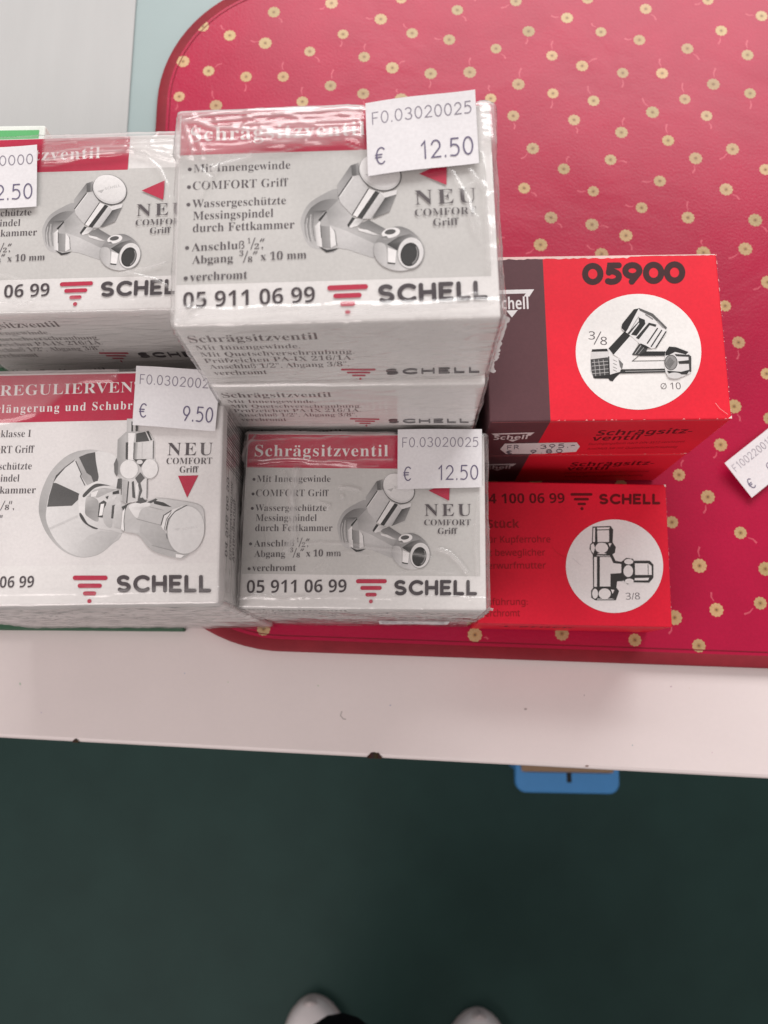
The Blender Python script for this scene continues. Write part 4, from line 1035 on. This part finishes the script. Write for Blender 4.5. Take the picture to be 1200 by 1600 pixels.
film_reg = film_mesh(WL, DL, HR, 4, tent=lambda u: .0685 + .010 * sstep(.052, .070, u) - .004 * math.sin(u * 60) + .006 * sstep(.085, .1, u),
    creases=[([(.060, .010), (.085, .0045), (.113, .006)], .0005, .0002, .08)], amp=.30, sheen=.16, calm=(.083, .060, .119, .088))
film_flat = film_mesh(W9, D9, H9, 5, flat=True)
film_flat_reg = film_mesh(WL, DL, HR, 6, flat=True)

# tall stack in the middle
top = make_box(B_TOP, ME911, film_top, 'valve_box', 'white box with a tilted 12.50 sticker, on top of the tallest stack', G9)
make_box(B_BACK, ME911, film_flat, 'valve_box', 'white valve box second from the top of the tallest stack, only its front showing', G9)
make_box(B_BACK, ME911, film_flat, 'valve_box', 'white valve box third from the top of the tallest stack', G9, z0=MAT_Z + H9, dx=.0006, dy=.0012)
make_box(B_BACK, ME911, film_flat, 'valve_box', 'white valve box at the bottom of the tallest stack on the red placemat', G9, z0=MAT_Z, dx=-.0004, dy=.001)
# front stack
front = make_box(B_FRONT, ME911, film_front, 'valve_box', 'white box with a straight 12.50 sticker, beside the red T-piece box', G9)
lowf = make_box(B_FRONT, ME911, film_flat, 'valve_box', 'lower white box of the short front stack near the table edge', G9, z0=MAT_Z, dx=.0004, dy=.0006, dr=.004)
# back left stack
left = make_box(B_LEFT9, ME911, film_back, 'valve_box', 'white valve box on top of the back left stack, before the green carton', G9)
make_box(B_LEFT9, ME911, film_flat, 'valve_box', 'white valve box second from the top of the back left stack', G9, z0=MAT_Z + H9, dx=.001, dy=.0008, dr=.003)
make_box(B_LEFT9, ME911, film_flat, 'valve_box', 'white valve box at the bottom of the back left stack', G9, z0=MAT_Z, dx=-.0006, dy=.001)
# boxes of the longer regulating valve
GR = 'boxes of the regulating valve with rosette'
reg = make_box(B_REG, MEREG, film_reg, 'regulating_valve_box', 'white box picturing a chrome wall rosette, 9.50 sticker at its corner', GR)
make_box(B_REG, MEREG, film_flat_reg, 'regulating_valve_box', 'white box under the box with the chrome rosette picture, on the green board', GR, z0=MAT_Z, dx=.0006, dy=.0020, dr=-.016)
# red boxes
G5 = 'red and brown valve boxes'
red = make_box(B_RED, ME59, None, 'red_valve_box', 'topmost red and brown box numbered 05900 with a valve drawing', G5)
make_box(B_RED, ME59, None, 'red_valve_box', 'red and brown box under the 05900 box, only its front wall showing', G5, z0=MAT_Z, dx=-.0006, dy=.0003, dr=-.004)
make_box(B_TEE, METEE, None, 'fitting_box', 'flat red box with a T-piece drawing, beside the white front stack', 'fitting boxes')

# stickers on the boxes
F1 = 'F0.03020025'
def std(code, price, ps0=.48):
    return [(code, .055, .955, .30, .30, .155, .33, VIO2), ('E', .075, .155, .86, .86, .225, .42, VIO), (price, ps0, .95, .86, .86, .235, .46, VIO)]
zt = lambda b, c: (lambda s, t: H9 + b + c * (1 - t) ** 2 + .0004 * math.sin(s * 5))
sticker(top, quad_top(B_TOP, [(571, 165), (742, 142), (749, 252), (575, 274)], .0025), zt(.0021, .0014), std(F1, '12.50'))
sticker(front, quad_top(B_FRONT, [(621.5, 671.5), (753, 670.5), (753, 761), (621, 765)], .0018), zt(.0019, .0003), std(F1, '12.50'))
sticker(left, quad_top(B_LEFT9, [(-92, 241), (58.5, 227), (56.5, 322), (-92, 333)], .0020), zt(.0022, .0006), std('F0.03170000', '12.50'))
zr = lambda s, t: HR + .0020 + .0006 * (1 - t) ** 2 + .0003 * math.sin(s * 6)
sticker(reg, quad_top(B_REG, [(213.5, 572.5), (345, 580), (336, 673.5), (207, 664)], .0020), zr, std(F1, '9.50', .60))
sticker(lowf, [(.084, .020), (.052, .020), (.052, .038), (.084, .038)], lambda s, t: .0013 + .0001 * math.sin(s * 9), std(F1, '12.50'), flipz=lambda p, z: (p.x, -z, p.y))
def red_sticker():
    B = B_RED; S = 3.0
    mb = MB(); a = front_art(mb, B, 760, 640, S, 4)
    a.STEP = 1
    a.put = lambda u, v, q: (u, -.00012 - q * 8e-6, v)
    a.poly([(64, 184), (86, 158), (424, 152), (438, 172), (420, 196), (264, 206), (92, 206)], (.74, .70, .70))
    c = (.12, .11, .14)
    a.strokes('FR', 98, 185, 150, 182, 17, 3.4, c, DIG); a.strokes('.395.-', 236, 182, 415, 173, 17, 3.4, c, DIG, gap=.34)
    a.strokes('E', 94, 204, 118, 204, 13, 3.4, c, DIG); a.strokes('9.80', 208, 203, 355, 198, 15, 3.4, c, DIG, gap=.5)
    mb.obj('price_sticker', [LABEL], red)
red_sticker()
# loose sticker at the right edge of the picture
def loose():
    pts = [px_z(1130, 725, MAT_Z + .004), px_z(1172, 779, MAT_Z + .001)]
    x0, y0 = pts[0]; dx, dy = pts[1][0] - x0, pts[1][1] - y0; hgt = math.hypot(dx, dy); ex = Vector((-dy, dx)) / hgt; ey = Vector((dx, dy)) / hgt
    r = empty('price_label', (x0, y0, MAT_Z), 0); tag(r, 'loose white price label lying askew on the red placemat at the right edge', 'price label')
    L = .034; q = [Vector((0, 0)), ex * L, ex * L + ey * hgt, ey * hgt]
    zf = lambda s, t: .0016 + .0030 * (1 - s) ** 2 * (1 - .5 * t) + .0012 * (1 - t)
    sticker(r, q, zf, [('F1002200137', .06, .95, .32, .32, .17, .30, VIO2), ('E', .09, .17, .86, .86, .24, .5, VIO), ('9.50', .50, .95, .86, .86, .25, .38, VIO)], name='paper')
loose()

# ------------------------------------------------------------------ under the table: a blue bin
def bin_():
    zt_ = .15
    x0, y0 = px_z(806, 1238, zt_); x1, y1 = px_z(969, 1241, zt_)
    ang = math.atan2(y1 - y0, x1 - x0); Wd = math.hypot(x1 - x0, y1 - y0)
    r = empty('storage_bin', (x0, y0, 0), ang); tag(r, 'blue plastic bin with a notched rim on the floor under the table edge', 'bin')
    blue = plain('blue_plastic', (.07, .29, .66), rough=.4, var=.03); 
    def rr(w0, w1, d0, d1, rad, n=6):
        p = []
        for (cx, cy, a0) in ((w0 + rad, d0 + rad, 180), (w1 - rad, d0 + rad, 270), (w1 - rad, d1 - rad, 0), (w0 + rad, d1 - rad, 90)):
            for k in range(n + 1): a_ = math.radians(a0 + 90 * k / n); p.append((cx + rad * math.cos(a_), cy + rad * math.sin(a_)))
        return p
    D = .22; outer = rr(0, Wd, 0, D, .012); inner = rr(.006, Wd - .006, .0225, D - .006, .006); foot = rr(.01, Wd - .01, .012, D - .01, .01)
    mb = MB(); n = len(outer)
    loops = [[(x, y, 0) for x, y in foot], [(x, y, zt_ - .012) for x, y in foot], [(x, y, zt_ - .012) for x, y in outer], [(x, y, zt_ - .002) for x, y in outer],
             [(x * .985 + Wd * .0075, y * .985 + .0015, zt_) for x, y in outer], [(x, y, zt_) for x, y in inner], [(x, y, .006) for x, y in inner]]
    for a, b in zip(loops[:-1], loops[1:]):
        for i in range(n): k = (i + 1) % n; mb.face([a[i], a[k], b[k], b[i]], (0, 0, 0))
    mb.face(loops[-1], (0, 0, 0)); mb.face(loops[0][::-1], (0, 0, 0))
    mb.obj('body', [blue], r)
    mb = MB(); rbox(mb, .006, .011, .004, .001, lambda *p: (.01, .01, .012), z0=zt_ - .0035, o=(Wd * .49, .0115)); mb.obj('notch', [printed('dark_slot')], r)
    mb = MB(); rbox(mb, Wd - .013, D - .03, .10, .002, lambda *p: (.34, .22, .14), z0=zt_ - .0975, o=(.0065, .0232)); o = mb.obj('cardboard_block', [printed('brown_card', rough=.8)], None)
    o.location = (x0, y0, 0); o.rotation_euler = (0, 0, ang); tag(o, 'brown cardboard block filling the blue bin under the table', 'cardboard')
bin_()

# ------------------------------------------------------------------ the person at the table: trousers and white shoes
def person():
    root = empty('person', (0, -.6, 0)); tag(root, 'person in black trousers and white shoes standing before the table', 'person')
    cloth = plain('black_cloth', (.006, .006, .008), rough=.9, spec=.1, var=.1, bump=.2)
    kx, ky = px_z(532, 1571, .40); ky -= .025; kx += .003
    J = [(-.01, -.74, .86), (-.10, -.70, .80), (kx, ky, .40), (-.085, -.50, .20), (-.105, -.615, .075), (.08, -.74, .80), (.095, -.60, .46), (.10, -.63, .22), (.105, -.645, .075), (-.01, -.76, 1.0)]
    E = [(0, 1), (1, 2), (2, 3), (3, 4), (0, 5), (5, 6), (6, 7), (7, 8), (0, 9)]
    R = [.13, .09, .036, .056, .064, .095, .072, .064, .064, .14]
    me = bpy.data.meshes.new('trousers'); me.from_pydata([(x, y + .6, z) for x, y, z in J], E, [])
    o = bpy.data.objects.new('trousers', me); COL.objects.link(o); o.parent = root
    sk = o.modifiers.new('skin', 'SKIN'); sub = o.modifiers.new('smooth', 'SUBSURF'); sub.levels = 2; sub.render_levels = 2
    for i, sv in enumerate(me.skin_vertices[0].data): sv.radius = (R[i], R[i]); sv.use_root = (i == 0)
    sk.use_smooth_shade = True
    me.materials.append(cloth)
    white = plain('white_leather', (.88, .82, .83), rough=.5, var=.03, scale=60, bump=.1); rub = plain('white_rubber', (.66, .58, .58), rough=.6)
    def shoe(cx, toe, ang):
        secs = []; L = .275
        for i in range(23):
            t = .5 - .5 * math.cos(math.pi * i / 22); y = -t * L
            wv = .044 * math.sqrt(max(0, 1 - (1 - min(1, t / .30)) ** 2)) * (1 - .16 * sstep(.35, .6, t) + .02 * sstep(.6, .9, t)) * (1 if t < .90 else math.sqrt(max(.02, 1 - ((t - .90) / .102) ** 2)))
            hgt = .042 + .05 * sstep(.12, .62, t)
            if t > .93: hgt = .085
            if t < .12: hgt = .020 + .026 * math.sqrt(t / .12)
            secs.append((y, max(wv, .003), hgt))
        def loft(z0, zs, wd, nm, matl, par):
            mb = MB(); rows = []
            for (y, wv, hg) in secs:
                row = []
                for k in range(15):
                    a = math.pi * k / 14; row.append((wv * wd * math.copysign(abs(math.cos(a)) ** .75, math.cos(a)), y, z0 + (zs if zs else hg - z0) * max(0, math.sin(a)) ** .8))
                rows.append(row)
            for a, b in zip(rows[:-1], rows[1:]):
                for k in range(14): mb.face([a[k], a[k + 1], b[k + 1], b[k]], (1, 1, 1))
                mb.face([a[0], b[0], b[-1], a[-1]], (1, 1, 1))
            mb.face(rows[0][::-1], (1, 1, 1)); mb.face(rows[-1], (1, 1, 1))
            me_ = mb.mesh(nm, [matl], True)
            import bmesh
            bm = bmesh.new(); bm.from_mesh(me_); bmesh.ops.remove_doubles(bm, verts=bm.verts, dist=1e-5); bm.to_mesh(me_); bm.free()
            ob = bpy.data.objects.new(nm, me_); COL.objects.link(ob); ob.parent = par; return ob
        s = loft(.012, 0, 1.0, 'shoe', white, root); s.location = (cx, toe + .6, 0); s.rotation_euler = (0, 0, ang)
        loft(.0, .030, 1.07, 'sole', rub, s)
    tx, ty = px_z(484, 1566, .03); shoe(tx, ty, .10)
    tx, ty = px_z(750, 1587, .03); shoe(tx, ty, -.05)
person()
